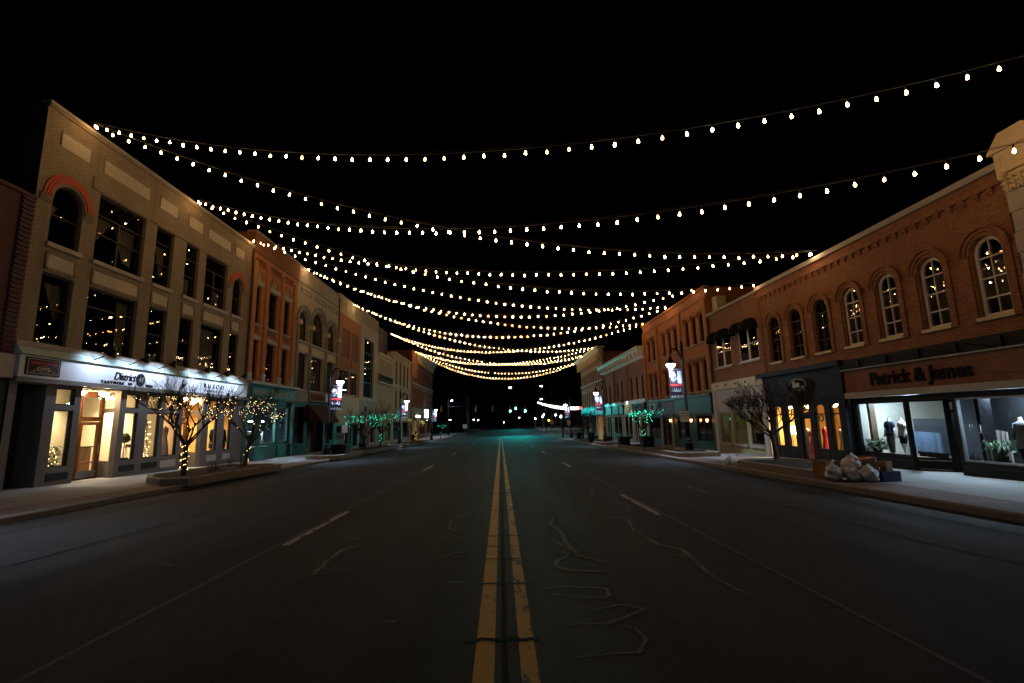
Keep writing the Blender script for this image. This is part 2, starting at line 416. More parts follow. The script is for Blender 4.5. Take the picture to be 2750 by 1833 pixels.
def ribbon(name, pts, wd, m, dz=.005, rnd=random):
    """An irregular narrow patch lying on the road along a wandering path."""
    P = []
    for a, b in zip(pts[:-1], pts[1:]):
        for k in range(5): P.append((a[0] + (b[0]-a[0])*k/5 + rnd.uniform(-.012, .012), a[1] + (b[1]-a[1])*k/5 + rnd.uniform(-.02, .02)))
    P.append(pts[-1]); V = []; F = []; n = len(P)
    for i, (x, y) in enumerate(P):
        q, r = P[max(i-1, 0)], P[min(i+1, n-1)]; tx, ty = r[0]-q[0], r[1]-q[1]; l = math.hypot(tx, ty) or 1
        ww = wd * (.45 + .75 * math.sin(PI * (i + .6) / (n + .2))) * rnd.uniform(.7, 1.25)
        nx, ny = -ty/l*ww, tx/l*ww
        V += [(x+nx, y+ny, gz(y+ny)+dz), (x-nx, y-ny, gz(y-ny)+dz)]
    for i in range(n-1): F.append((2*i, 2*i+1, 2*i+3, 2*i+2))
    return MB().add(V, F).build(name, m, road)
SC = [[(-2.7,8.14),(-2.28,8.2),(-2.58,8.37)],[(-2.18,7.78),(-2.35,7.53),(-2.38,6.93),(-2.34,6.71),(-2.32,6.32),(-2.41,6.06)],[(-2.31,6.29),(-2.1,6.39),(-1.92,6.42)],
 [(-.48,10.36),(-.75,10.62),(-.83,9.91),(-.99,9.58),(-.94,8.85),(-.76,8.55),(-.48,8.29)],[(-.36,7.33),(-.69,7.08),(-.9,6.82),(-1.22,6.78)],[(-1.17,8.09),(-.83,8.14),(-.46,8.0)],
 [(.88,13.0),(1.16,12.33),(1.26,11.75)],[(.73,10.3),(1.03,10.52),(1.32,10.62)],[(.76,9.55),(.98,9.63),(.87,8.99),(.96,8.41),(.95,7.76),(.97,7.2),(1.03,6.77),(1.3,6.45)],
 [(.73,7.04),(.93,6.9),(1.05,6.71)],[(.88,6.79),(.71,6.58),(.66,6.29),(.82,6.13),(1.32,6.0)],[(.54,7.73),(.8,7.66),(.93,7.14)],
 [(1.9,9.49),(2.32,9.31),(2.16,8.16),(2.22,7.75),(2.26,7.24),(2.48,6.96),(2.45,6.5),(2.39,6.01),(2.38,5.63),(2.44,5.25),(2.5,5.11)],[(2.18,6.64),(2.29,6.68),(2.41,6.56)],[(2.23,7.78),(2.56,7.83),(2.86,7.7)],
 [(.42,5.51),(.73,5.54),(1.08,5.45),(1.09,5.24),(1.0,5.12),(.47,5.33)],[(.79,4.81),(1.08,4.96),(1.35,4.85),(1.11,4.65),(.89,4.51),(.56,4.52)],[(1.04,4.48),(1.12,4.36),(1.15,4.19),(1.01,3.96),(.84,3.94),(.53,3.91)],
 [(-.69,5.79),(-.41,5.79)],[(-1.05,4.72),(-.95,4.74)],[(2.65,14.33),(2.29,12.72),(2.55,12.88)],[(2.58,11.51),(2.76,10.82),(2.54,10.01),(2.08,9.95)],[(-4.84,14.45),(-4.1,14.3)],
 [(5.08,14.23),(5.19,13.67),(5.14,11.77)],[(-3.24,11.69),(-2.25,11.36),(-1.27,11.11)],[(-1.13,11.18),(-.96,11.46),(-.55,11.3)],
 [(-4.9,7.2),(-4.4,6.9),(-4.1,6.95)],[(1.2,15.5),(1.5,14.9),(1.9,14.8)],[(-1.5,13.5),(-1.1,12.9)],[(.9,17.5),(1.3,16.8),(1.1,15.9)]]
PALE = {0, 1, 12, 13, 23, 15}
for i, pts in enumerate(SC): ribbon('crack_seal', pts, .032 if i in (1, 8, 10, 12, 23) else .017, M['seal_pale'] if i in PALE else M['seal_tan'])
for y, wd in ((4.26, .026), (5.71, .016), (6.73, .014), (7.43, .012), (8.13, .016), (10.6, .02), (13.4, .025), (17.0, .03)):
    ribbon('tar_joint', [(-.32, y - .03), (-.2, y + .01), (.1, y), (.30, y - .03)], wd, M['tar'], .008)
for pts, wd in (([(6.4,3.5),(5.9,7),(5.8,12),(5.7,20),(5.75,34)], .035), ([(-6.9,5),(-6.6,10),(-6.7,18),(-6.6,30),(-6.65,46)], .035), ([(7.6,6),(7.5,10),(7.6,16),(7.4,24)], .02), ([(-9.2,9),(-9.1,14),(-9.2,22)], .03)):
    ribbon('tar_joint', pts, wd, M['tar'], .006)
# pale street-side sweep where snow melt dried
def sidewalk(name, S, k, face, y0, y1, sg):
    """k: kerb face x; sg: +1 when the walk lies to the right of its kerb."""
    o = MB(); a, b = sorted((k + sg * 1.13, face - sg * .02 + sg * .6)); slab(o, a, b, y0, y1, -.1, .15)
    walk = structure(o.build(name, M['walk_concrete']))
    p = MB(); a, b = sorted((k + sg * .16, k + sg * 1.122)); slab(p, a, b, y0, y1, -.1, .147); p.build('paver_strip', M['paver_brick'], walk)
    y = y0; i = 0
    while y < y1 - .1:
        ln = min(3.05, y1 - y) ; n = 4
        q = MB(); V = []; F = []; j = random.uniform(-.008, .008)
        prof = [(0, -.1), (.0, .112), (.02, .14), (.045, .152), (.15, .152), (.15, -.1)]
        for t in range(2):
            yy = y + .008 + t * (ln - .016)
            for px, pz in prof: V.append((k + sg * (px + j), yy, gz(yy) + pz + j * .6))
        m = len(prof)
        for t in range(m): F.append((t, (t+1) % m, m + (t+1) % m, m + t))
        F.append(tuple(range(m-1, -1, -1))); F.append(tuple(range(m, 2*m)))
        q.add(V, F).build('kerb_stone', M['kerb_concrete'], walk); y += ln; i += 1
    return walk
walkL = sidewalk('sidewalk_left', L, KL, L.xf, -20, 108, -1)
walkR = sidewalk('sidewalk_right', R, KR, R.xf, -20, 104, 1)
# corner beyond the crossing and verges of the far road
o = MB(); slab(o, 10.6, 30, 130, 190, -.1, .14); structure(o.build('sidewalk_far', M['walk_concrete']))
o = MB(); slab(o, -40, -6.7, 131, 260, -.1, .12); structure(o.build('verge', M['far_ground']))
# ================================================================== facade tools
def arc(op, n=12):
    a, b, c, e, r = op; yc, hw = (a+b)/2, (b-a)/2
    return [(yc + hw*math.cos(PI*i/n), e - r + r*math.sin(PI*i/n)) for i in range(n+1)]
def outline(op, n=12):
    a, b, c, e, r = op
    return [(a, c), (b, c)] + (arc(op, n) if r else [(b, e), (a, e)])
def wall(mb, S, y0, y1, z0, z1, ops, depth=.3, d=0.0):
    ops = [tuple(o) if len(o) == 5 else tuple(o) + (0,) for o in ops]
    Y = sorted({y0, y1} | {v for o in ops for v in o[:2] if y0 < v < y1}); Z = sorted({z0, z1} | {v for o in ops for v in o[2:4] if z0 < v < z1})
    x = S.x(d)
    for i in range(len(Y)-1):
        for j in range(len(Z)-1):
            ym, zm = (Y[i]+Y[i+1])/2, (Z[j]+Z[j+1])/2
            if any(o[0] < ym < o[1] and o[2] < zm < o[3] for o in ops): continue
            mb.add([(x,Y[i],Z[j]),(x,Y[i+1],Z[j]),(x,Y[i+1],Z[j+1]),(x,Y[i],Z[j+1])], [(0,1,2,3) if S.sg > 0 else (3,2,1,0)])
    for o in ops:
        a, b, c, e, r = o
        if r:
            A = arc(o); h = len(A)//2
            for k in range(h): mb.add([(x,b,e),(x,*A[k]),(x,*A[k+1])], [(0,2,1) if S.sg > 0 else (0,1,2)])
            for k in range(h, len(A)-1): mb.add([(x,a,e),(x,*A[k]),(x,*A[k+1])], [(0,2,1) if S.sg > 0 else (0,1,2)])
        P = outline(o); x2 = S.x(d - depth); m = len(P)
        for k in range(m):
            (ya, za), (yb, zb) = P[k], P[(k+1) % m]; mb.add([(x,ya,za),(x,yb,zb),(x2,yb,zb),(x2,ya,za)], [(0,1,2,3)])
    return mb
def ring(mb, S, yc, zc, r0, r1, d0, d1, a0=0, a1=PI, n=14, sq=1.0):
    for k in range(n):
        t, u = a0 + (a1-a0)*k/n, a0 + (a1-a0)*(k+1)/n
        P = [(yc+r0*math.cos(t), zc+r0*sq*math.sin(t)), (yc+r1*math.cos(t), zc+r1*sq*math.sin(t)), (yc+r1*math.cos(u), zc+r1*sq*math.sin(u)), (yc+r0*math.cos(u), zc+r0*sq*math.sin(u))]
        mb.prism(S, P, d0, d1)
    return mb
def window(root, S, op, rails=(), cols=1, fm='dark_wood', d=-.18, fw=.065, rw=.05, mw=.03, gl='glass', lattice=None, name='window', colz=None, vbars=None):
    """A framed window: the frame is one part, every pane of glass a part of that part."""
    op = tuple(op) if len(op) == 5 else tuple(op) + (0,)
    a, b, c, e, r = op; mb = MB(); d1, d0 = d + .05, d - .05
    if r:
        mb.fbox(S, a, a+fw, c, e-r, d0, d1); mb.fbox(S, b-fw, b, c, e-r, d0, d1)
        O, I = arc(op), arc((a+fw, b-fw, c, e-fw, r-fw))
        for k in range(len(O)-1): mb.prism(S, [O[k], O[k+1], I[k+1], I[k]], d0, d1)
    else:
        mb.fbox(S, a, a+fw, c, e, d0, d1); mb.fbox(S, b-fw, b, c, e, d0, d1); mb.fbox(S, a+fw, b-fw, e-fw, e, d0, d1)
    mb.fbox(S, a+fw, b-fw, c, c+fw, d0, d1)
    yc, hw = (a+b)/2, (b-a)/2 - fw
    top = lambda y: (e - r + (r-fw)*math.sqrt(max(0, 1-((y-yc)/hw)**2))) if r else e - fw
    for i, z in enumerate(rails): mb.fbox(S, a+fw, b-fw, z-rw/2, z+rw/2, d0+.004, d1-.004)
    yb = [a+fw] + ([a + (b-a)*k/cols for k in range(1, cols)] if vbars is None else list(vbars)) + [b-fw]
    for y in yb[1:-1]: mb.fbox(S, y-mw/2, y+mw/2, c+fw, min(top(y), colz or 1e9), d0+.008, d1-.008)
    if lattice:
        za, zb = lattice; n = max(2, int((b-a)/.42))
        for k in range(n):
            u, v = a+fw+(b-a-2*fw)*k/n, a+fw+(b-a-2*fw)*(k+1)/n
            for p, q in (((u, za), (v, zb)), ((u, zb), (v, za))):
                mb.tube([(S.x(d), p[0], p[1]), (S.x(d), q[0], q[1])], .016, 4, False)
    fo = mb.build(name, M[fm], root)
    zs = [c+fw] + list(rails) + [None]
    for j in range(len(zs)-1):
        for i in range(len(yb)-1):
            u, v = yb[i], yb[i+1]; z0, z1 = zs[j], zs[j+1]
            if colz and z0 >= colz - .01:
                if i: continue
                u, v = a+fw, b-fw
            if z1 is None:
                P = [(u, z0), (v, z0)] + ([(v + (u-v)*k/6, top(v + (u-v)*k/6)) for k in range(7)] if r else [(v, top(v)), (u, top(u))])
            else: P = [(u, z0), (v, z0), (v, min(z1, top(v))), (u, min(z1, top(u)))]
            MB().prism(S, P, d - .006, d + .006).build('pane', M[gl], fo)
    return fo
def body(root, S, y0, y1, zb, zt, m, deep=14, roofz=None, roof=True):
    """Side walls, back and roof of a building behind its facade."""
    mb = MB(); a, b = S.x(-.002), S.x(-deep); zr = roofz or zt - .3
    mb.add([(a,y0+.004,zb),(b,y0+.004,zb),(b,y0+.004,zt),(a,y0+.004,zt)], [(0,1,2,3)])
    mb.add([(a,y1-.004,zb),(b,y1-.004,zb),(b,y1-.004,zt),(a,y1-.004,zt)], [(0,1,2,3)])
    mb.add([(b,y0,zb),(b,y1,zb),(b,y1,zt),(b,y0,zt)], [(0,1,2,3)])
    o = mb.build('side_wall', M[m], root)
    if roof: MB().add([(a,y0+.01,zr),(b,y0+.01,zr),(b,y1-.01,zr),(a,y1-.01,zr)], [(0,1,2,3)]).build('roof', M['roof_tar'], root)
    return o
def part(root, name, m, S, y0, y1, z0, z1, d0, d1): return MB().fbox(S, y0, y1, z0, z1, d0, d1).build(name, M[m], root)
def text(root, name, s, S, yc, zc, size, d, m, ext=.012, shear=0, off=0, sx=1.0, spacing=1.0):
    cu = bpy.data.curves.new('t', 'FONT'); cu.body = s; cu.size = size; cu.extrude = ext; cu.shear = shear; cu.offset = off; cu.align_x = 'CENTER'; cu.align_y = 'CENTER'; cu.space_character = spacing; cu.resolution_u = 4
    ob = bpy.data.objects.new('t', cu); col.objects.link(ob)
    dg = bpy.context.evaluated_depsgraph_get(); me = bpy.data.meshes.new_from_object(ob.evaluated_get(dg))
    bpy.data.objects.remove(ob); bpy.data.curves.remove(cu)
    for v in me.vertices:
        x, y, z = v.co; v.co = (S.x(d + z), yc + S.sg * x * sx, zc + y)
    me.materials.clear(); me.materials.append(M[m]); me.name = name
    return link(name, me, root)
def room(root, S, y0, y1, z0, z1, d0, d1, wm, fm='floor_wood', cm='white_paint'):
    """Inside of a shop: walls, floor and ceiling behind the glass."""
    a, b = S.x(d0), S.x(d1)
    w_ = MB(); w_.add([(b,y0,z0),(b,y1,z0),(b,y1,z1),(b,y0,z1)], [(0,1,2,3)]); w_.add([(a,y0,z0),(b,y0,z0),(b,y0,z1),(a,y0,z1)], [(0,1,2,3)]); w_.add([(a,y1,z0),(b,y1,z0),(b,y1,z1),(a,y1,z1)], [(0,1,2,3)])
    w_.build('room_wall', M[wm], root)
    MB().add([(a,y0,z0),(b,y0,z0),(b,y1,z0),(a,y1,z0)], [(0,1,2,3)]).build('room_floor', M[fm], root)
    MB().add([(a,y0,z1),(b,y0,z1),(b,y1,z1),(a,y1,z1)], [(0,1,2,3)]).build('room_ceiling', M[cm], root)
def drape(root, S, pts_top, pts_bot, d, m='curtain', n=14, amp=.025):
    """A hanging curtain between two edges; pts: (y, z) at both ends of its top and of its lower edge."""
    (ya, za), (yb, zb) = pts_top; (yc, zc), (yd, zd) = pts_bot; V = []; F = []
    for i in range(n+1):
        t = i/n; w_ = amp*math.sin(t*n*1.9)
        V += [(S.x(d+w_), ya+(yb-ya)*t, za+(zb-za)*t), (S.x(d+w_*.6), yc+(yd-yc)*t, zc+(zd-zc)*t)]
    for i in range(n): F.append((2*i, 2*i+2, 2*i+3, 2*i+1))
    return MB().add(V, F).build('curtain', M[m], root, True)
def gooseneck(label, S, y, z, out=.85, rise=.38, glow='sign_lamp', sc_=1.0, group='gooseneck lamps over the shop signs', power=1.0, gcol=(.58, .74, 1.0)):
    """Sign lamp: wall plate, bent arm and a cone shade that looks back at the sign."""
    t = thing('sign_lamp', label, 'lamp', (S.x(.1), y, z), group)
    MB().lathe([(.06*sc_, -.02), (.06*sc_, .02)], (S.x(.13), y, z), 10).build('wall_plate', M['lamp_black'], t)
    MB().tube([(S.x(.12), y, z), (S.x(.12+out*.5), y, z+rise*.42), (S.x(.12+out*.85), y, z+rise*.85), (S.x(.12+out), y, z+rise)], .018*sc_, 6).build('arm', M['lamp_black'], t)
    c = Vector((S.x(.12+out), y, z+rise)); ax = Vector((-S.sg*.55, 0, -.83)).normalized()
    MB().tube([c - ax*.05, c + ax*.02, c + ax*.12, c + ax*.24], [.03*sc_, .07*sc_, .10*sc_, .19*sc_], 12, False).build('lamp_shade', M['lamp_black'], t, True)
    MB().tube([c + ax*.10, c + ax*.12], [.075*sc_, .075*sc_], 10).build('lamp_bulb', M[glow], t)
    spot(t, c + ax*.14, ax, 100*power, 145, gcol, .5, .05)
    return t

# ================================================================== left row: tan brick loft building
B1 = thing('brick_building', 'tan painted brick three-storey building with two coral-red arches and a white shop sign band', 'building', (-15.4, 22.3, gz(22)))
wn = [(15.97, 17.18), (17.83, 20.29), (20.96, 22.13), (23.02, 24.07), (24.66, 26.69), (27.32, 28.28)]
op3 = [(a, b, 8.09, 10.32 if i in (0, 5) else 10.76, (b-a)/2 if i in (0, 5) else 0) for i, (a, b) in enumerate(wn)]
op2 = [(a, b, 4.61, 7.05, 0) for a, b in wn]
pans = [(15.99, 17.18, 11.66, 12.19), (17.85, 20.31, 11.66, 12.19), (20.99, 22.19, 11.66, 12.19), (23.03, 24.16, 11.66, 12.19), (24.66, 26.80, 11.66, 12.19), (27.3, 28.3, 11.66, 12.19)]
sp = [(a, b, 7.15, 7.76, 0) for a, b in wn]
mb = MB(); wall(mb, L, 15.36, 29.28, 4.55, 12.88, op3 + op2, .32)
mb.build('wall', M['tan_brick'], B1)
body(B1, L, 15.36, 29.28, -1, 12.88, 'dark_brick')
for a, b, c, e in pans:
    part(B1, 'pale_panel', 'pale_brick', L, a, b, c, e, 0, .012)
    q = MB(); q.fbox(L, a-.05, b+.05, e, e+.05, 0, .03); q.fbox(L, a-.05, a, c, e, 0, .03); q.fbox(L, b, b+.05, c, e, 0, .03); q.build('panel_border', M['tan_brick'], B1)
for a, b, c, e, _ in sp:
    part(B1, 'spandrel_panel', 'pale_brick', L, a+.09, b-.09, c+.07, e-.06, 0, .01)
    q = MB(); q.fbox(L, a, b, e-.06, e, 0, .05); q.fbox(L, a, a+.09, c, e-.06, 0, .05); q.fbox(L, b-.09, b, c, e-.06, 0, .05); q.fbox(L, a, b, c-.03, c+.07, 0, .05); q.build('spandrel_border', M['tan_brick'], B1)
    part(B1, 'window_sill', 'stone', L, a-.08, b+.08, 7.93, 8.085, 0, .11)
part(B1, 'lintel_band', 'tan_brick', L, 17.42, 27.05, 10.80, 11.28, 0, .05)
for i in (0, 5):
    a, b = wn[i]; yc = (a+b)/2; zc = 10.32-(b-a)/2; hw = (b-a)/2
    ring(MB(), L, yc, zc, hw+.02, hw+.10, 0, .045).build('inner_arch_ring', M['tan_brick'], B1)
    for k in range(3): ring(MB(), L, yc, zc, hw+.105+k*.105, hw+.20+k*.105, 0, .075-.012*k).build('arch_ring', M['red_arch_brick'], B1)
    for sgn in (-1, 1):
        q = MB()
        for k in range(3): q.fbox(L, yc+sgn*(hw+.27)-.24, yc+sgn*(hw+.27)+.20, zc-.10-k*.09, zc-.03-k*.09, 0, .09-.02*k)
        q.build('arch_impost', M['tan_brick'], B1)
q = MB(); q.fbox(L, 15.33, 29.3, 12.88, 13.0, -.25, .10); q.build('coping', M['ledge_metal'], B1)
part(B1, 'coping_lip', 'tan_brick', L, 15.36, 29.28, 12.78, 12.878, 0, .06)
for i, (a, b, c, e, r) in enumerate(op3):
    if i in (0, 5): window(B1, L, (a, b, c, e, r), rails=(9.15,))
    elif i == 1: window(B1, L, (a, b, c, e, 0), rails=(9.22, 9.98), vbars=(19.06,), colz=9.98, mw=.1, lattice=(10.01, 10.69))
    elif i == 2: window(B1, L, (a, b, c, e, 0), rails=(9.15, 10.10))
    elif i == 3: window(B1, L, (a, b, c, e, 0), rails=(9.15, 10.02), lattice=(10.05, 10.69))
    else: window(B1, L, (a, b, c, e, 0), rails=(9.2, 10.02), vbars=(25.65,), colz=10.02, mw=.09, lattice=(10.05, 10.70))
for i, (a, b, c, e, r) in enumerate(op2):
    window(B1, L, (a, b, c, e, 0), rails=((6.32,) if i in (1, 4) else (5.85,)))
drape(B1, L, ((18.0, 10.0), (19.0, 10.0)), ((17.95, 8.9), (18.35, 9.05)), -.42); drape(B1, L, ((19.1, 10.0), (20.2, 10.0)), ((19.7, 8.6), (20.15, 8.5)), -.42)
drape(B1, L, ((21.0, 10.05), (21.5, 10.05)), ((21.0, 9.0), (21.15, 9.1)), -.42); drape(B1, L, ((21.5, 10.05), (22.1, 10.05)), ((21.85, 8.7), (22.1, 8.7)), -.42)
drape(B1, L, ((16.0, 9.6), (16.6, 9.6)), ((16.0, 8.7), (16.15, 8.7)), -.42); drape(B1, L, ((16.5, 6.8), (17.15, 6.8)), ((17.0, 5.6), (17.15, 5.6)), -.42)
drape(B1, L, ((23.1, 9.1), (24.0, 9.1)), ((23.1, 8.15), (24.0, 8.15)), -.42); drape(B1, L, ((26.2, 9.1), (26.65, 9.1)), ((26.3, 8.15), (26.65, 8.15)), -.42)
drape(B1, L, ((19.7, 6.9), (20.25, 6.9)), ((19.8, 4.7), (20.25, 4.7)), -.42); drape(B1, L, ((21.0, 6.9), (21.5, 6.9)), ((21.0, 5.6), (21.15, 5.6)), -.42)
drape(B1, L, ((24.7, 6.9), (26.6, 6.9)), ((24.7, 4.7), (26.6, 4.7)), -.5)
# cornice and sign band
q = MB(); q.prism(L, [(15.30, 4.42), (29.28, 4.42), (29.28, 4.58), (15.30, 4.58)], -.05, .16); q.build('stone_ledge', M['stone'], B1)
q = MB()
for y0, y1 in ((15.36, 29.26),): q.hexa([(L.x(.0),y0,4.14),(L.x(.34),y0,4.14),(L.x(.34),y1,4.14),(L.x(.0),y1,4.14),(L.x(.0),y0,4.42),(L.x(.12),y0,4.42),(L.x(.12),y1,4.42),(L.x(.0),y1,4.42)])
q.build('flashing', M['teal_lit_metal'], B1)
part(B1, 'sign_board', 'white_sign', L, 15.42, 22.70, 3.42, 4.13, 0, .22); part(B1, 'sign_board', 'white_sign', L, 22.76, 29.22, 3.42, 4.13, 0, .22)
part(B1, 'sign_base', 'taupe_paint', L, 15.36, 29.26, 3.26, 3.415, -.05, .26)
lb = part(B1, 'plaque', 'sign_plum', L, 15.60, 16.82, 3.50, 4.07, .22, .25)
q = MB(); q.fbox(L, 15.66, 16.76, 3.55, 3.565, .25, .256); q.fbox(L, 15.66, 16.76, 4.005, 4.02, .25, .256); q.fbox(L, 15.66, 15.675, 3.565, 4.005, .25, .256); q.fbox(L, 16.745, 16.76, 3.565, 4.005, .25, .256); q.build('plaque_border', M['gold_letter'], lb)
ring(MB(), L, 16.22, 3.70, .235, .255, .25, .258, 0, 2*PI, 20, .42).build('plaque_oval', M['gold_letter'], lb)
text(lb, 'lettering', 'LOFTS', L, 16.22, 3.70, .145, .252, 'gold_letter', .004, 0, .004)
q = MB()
for k in range(9): q.fbox(L, 15.76+k*.105, 15.83+k*.105, 3.84+.01*(k % 2), 3.95, .25, .256)
q.build('faded_lettering', M['sign_red'], lb)
for sgn in (-1, 1): MB().tube([(L.x(.255), 16.22+sgn*.28, 3.66), (L.x(.255), 16.22+sgn*.36, 3.62), (L.x(.255), 16.22+sgn*.45, 3.63)], [.02, .014, .004], 5).build('plaque_leaf', M['gold_letter'], lb)
text(B1, 'lettering', 'District', L, 19.72, 3.76, .44, .235, 'sign_black', .015, .32, .004, .92, .92)
MB().prism(L, [(20.58+.24*math.cos(2*PI*k/24), 3.72+.27*math.sin(2*PI*k/24)) for k in range(24)], .22, .25).build('sign_disc', M['sign_black'], B1)
text(B1, 'lettering', '41', L, 20.58, 3.71, .30, .255, 'grey_stone', .004, .2)
text(B1, 'lettering', 'PARTNERS  IN', L, 19.36, 3.50, .15, .235, 'sign_black', .015, 0, .006, 1.1, 1.55)
text(B1, 'lettering', 'SOLE', L, 21.12, 3.50, .14, .235, 'sign_black', .015, 0, .005, 1.0, 1.35)
text(B1, 'lettering', 'RUBOO', L, 25.85, 3.80, .32, .235, 'sign_black', .012, 0, 0, 1.05, 1.9)
q = MB()
for k in range(11): q.tube([(L.x(.235), 25.05+k*.15, 3.53), (L.x(.235), 25.09+k*.15, 3.58+.03*(k % 3)), (L.x(.235), 25.16+k*.15, 3.53)], .008, 4)
q.build('small_lettering', M['sign_black'], B1)
for i, y in enumerate((18.17, 19.87, 21.53, 24.05, 25.79, 27.57)):
    gooseneck(('first', 'second', 'third', 'fourth', 'fifth', 'sixth')[i] + ' gooseneck lamp from the plaque end over the white sign band', L, y, 4.24, group='gooseneck lamps over the white sign band')
# shop front
zb = -.6
ops = [(15.62, 16.62, zb, 3.22), (17.02, 17.76, 2.58, 3.16), (17.02, 17.76, .45, 2.39), (18.02, 19.86, zb, 3.22), (20.18, 20.90, 2.54, 3.12), (20.18, 20.90, .45, 2.36),
       (21.40, 22.25, 2.54, 3.12), (21.40, 22.25, .44, 2.36), (22.50, 23.52, 2.54, 3.12), (22.50, 23.52, .44, 2.36), (23.76, 25.32, zb, 3.22), (25.90, 26.74, 2.54, 3.12), (25.90, 26.74, .44, 2.36), (27.34, 28.07, 2.54, 3.12), (27.34, 28.07, .44, 2.36)]
mb = MB(); wall(mb, L, 15.36, 29.28, zb, 3.26, ops, .2, .06); mb.build('shop_front', M['taupe_brick'], B1)
for i in (1, 2, 4, 5, 6, 7, 8, 9, 11, 12, 13, 14): window(B1, L, ops[i], fm='black_paint', d=-.03, fw=.035, gl='shop_glass', name='shop_window')
for a, b, dk in ((16.98, 17.84, 1), (20.12, 20.94, 1), (21.34, 22.28, 1), (22.50, 23.52, 0), (25.90, 26.76, 0), (27.34, 28.10, 0)):
    part(B1, 'bulkhead_panel', 'navy_paint' if dk else 'stone', L, a, b, -.07 if not dk else .0, .25, .06, .075)
# recessed doorways
def recess(y0, y1, y2, dd, doory0, doory1, dm, open_side=True):
    s = MB(); s.add([(L.x(-.14),y0,zb),(L.x(-dd),y0,zb),(L.x(-dd),y0,3.24),(L.x(-.14),y0,3.24)], [(0,1,2,3)]); s.build('doorway_wall', M['taupe_paint'], B1)
    s = MB(); wall(s, L, y0, y2, zb, 3.24, [(doory0-.02, doory1+.02, zb, 2.02), (doory0-.02, doory1+.02, 2.16, 3.02)], .08, -dd); s.build('doorway_back', M['door_wood'], B1)
    window(B1, L, (doory0, doory1, 2.16, 3.02), fm='door_wood', d=-dd-.03, fw=.04, gl='shop_glass', name='transom')
    dr = window(B1, L, (doory0, doory1, -.16 if y0 < 20 else -.24, 2.0), rails=(.42,), fm=dm, d=-dd-.03, fw=.12, gl='shop_glass', name='door')
    MB().fbox(L, doory0+.03, doory1-.03, gz(19)+.17, .12, -dd+.02, -dd+.032).build('kick_plate', M['steel'], dr)
    MB().tube([(L.x(-dd+.10), doory1-.1, .75), (L.x(-dd+.10), doory1-.1, 1.15)], .015, 6).build('handle', M['steel'], dr)
    s = MB()
    # glazed splay at the far side of the doorway
    P = lambda t, z: (L.x(-.14 - (dd-.14)*t), y1 + (y2-y1)*t, z)
    for z0, z1 in ((zb, .45), (2.36, 2.54), (3.1, 3.24)): s.add([P(0,z0), P(1,z0), P(1,z1), P(0,z1)], [(0,1,2,3)])
    for t0, t1 in ((0, .07), (.93, 1)): s.add([P(t0,.45), P(t1,.45), P(t1,3.1), P(t0,3.1)], [(0,1,2,3)])
    s = s.build('splay_frame', M['taupe_paint'], B1)
    MB().add([P(.07,.45), P(.93,.45), P(.93,2.36), P(.07,2.36)], [(0,1,2,3)]).build('pane', M['shop_glass'], s); MB().add([P(.07,2.54), P(.93,2.54), P(.93,3.1), P(.07,3.1)], [(0,1,2,3)]).build('pane', M['shop_glass'], s)
    MB().fbox(L, y0, y2, 3.19, 3.23, -dd, -.14).build('soffit', M['cream_wall'], B1)
recess(18.02, 19.86, 20.35, .95, 19.28, 20.25, 'door_wood')
recess(23.76, 25.32, 25.8, .95, 24.9, 25.7, 'door_wood')
MB().add([(L.x(-1.3),15.5,zb),(L.x(-1.3),17,zb),(L.x(-1.3),17,3.3),(L.x(-1.3),15.5,3.3)], [(0,1,2,3)]).build('loft_door', M['navy_paint'], B1)
MB().add([(L.x(.04),16.62,zb),(L.x(-1.3),16.75,zb),(L.x(-1.3),16.75,3.3),(L.x(.04),16.62,3.3)], [(0,1,2,3)]).build('loft_doorway_wall', M['taupe_brick'], B1)
# rooms behind the glass
room(B1, L, 16.8, 22.42, -.1, 3.2, -1.06, -4.4, 'cream_wall')
room(B1, L, 22.44, 23.74, -.1, 3.2, -.16, -3.6, 'peach_wall'); room(B1, L, 23.8, 28.9, -.1, 3.2, -1.06, -3.6, 'amber_wall')
for y0, y1 in ((16.8, 18.0), (20.36, 22.42), (25.82, 28.9)):
    MB().add([(L.x(-.16),y0,-.1),(L.x(-1.06),y0,-.1),(L.x(-1.06),y1,-.1),(L.x(-.16),y1,-.1)], [(0,1,2,3)]).build('display_floor', M['floor_wood'], B1)
    MB().add([(L.x(-.16),y1,-.1),(L.x(-1.06),y1,-.1),(L.x(-1.06),y1,3.2),(L.x(-.16),y1,3.2)], [(0,1,2,3)]).build('display_side', M['amber_wall' if y0 > 25 else 'cream_wall'], B1)
    MB().add([(L.x(-.16),y0,3.2),(L.x(-1.06),y0,3.2),(L.x(-1.06),y1,3.2),(L.x(-.16),y1,3.2)], [(0,1,2,3)]).build('display_ceiling', M['white_paint'], B1)
def globe(label, x, y, z, r, m, group, name='ceiling_lamp', watts=0):
    t = thing(name, label, 'lamp', (x, y, z), group, True)
    MB().lathe([(r*.55, 0), (r*1.05, -.02), (r*1.05, -.05), (r*.6, -.06)], n=14).build('lamp_base', M['white_paint'], t)
    MB().lathe([(r*1.0, -.055), (r*.98, -.1), (r*.75, -.16), (r*.35, -.20), (.01, -.21)], n=14).build('lamp_globe', M[m], t, True)
    if watts: spot(t, (0, 0, -.23), (0, 0, -1), watts, 135, (1, .78, .48) if m == 'shop_lamp' else (1, .70, .36), .8, .1)
    return t
for i, (y, dd) in enumerate(((18.45, -.35), (19.45, -.3), (24.35, -.35), (25.25, -.3))):
    globe(('first', 'second', 'third', 'fourth')[i] + ' frosted globe lamp under the sign band, counted from the plaque', L.x(dd), y, 3.19, .17, 'porch_lamp', 'globe lamps in the shop doorways')
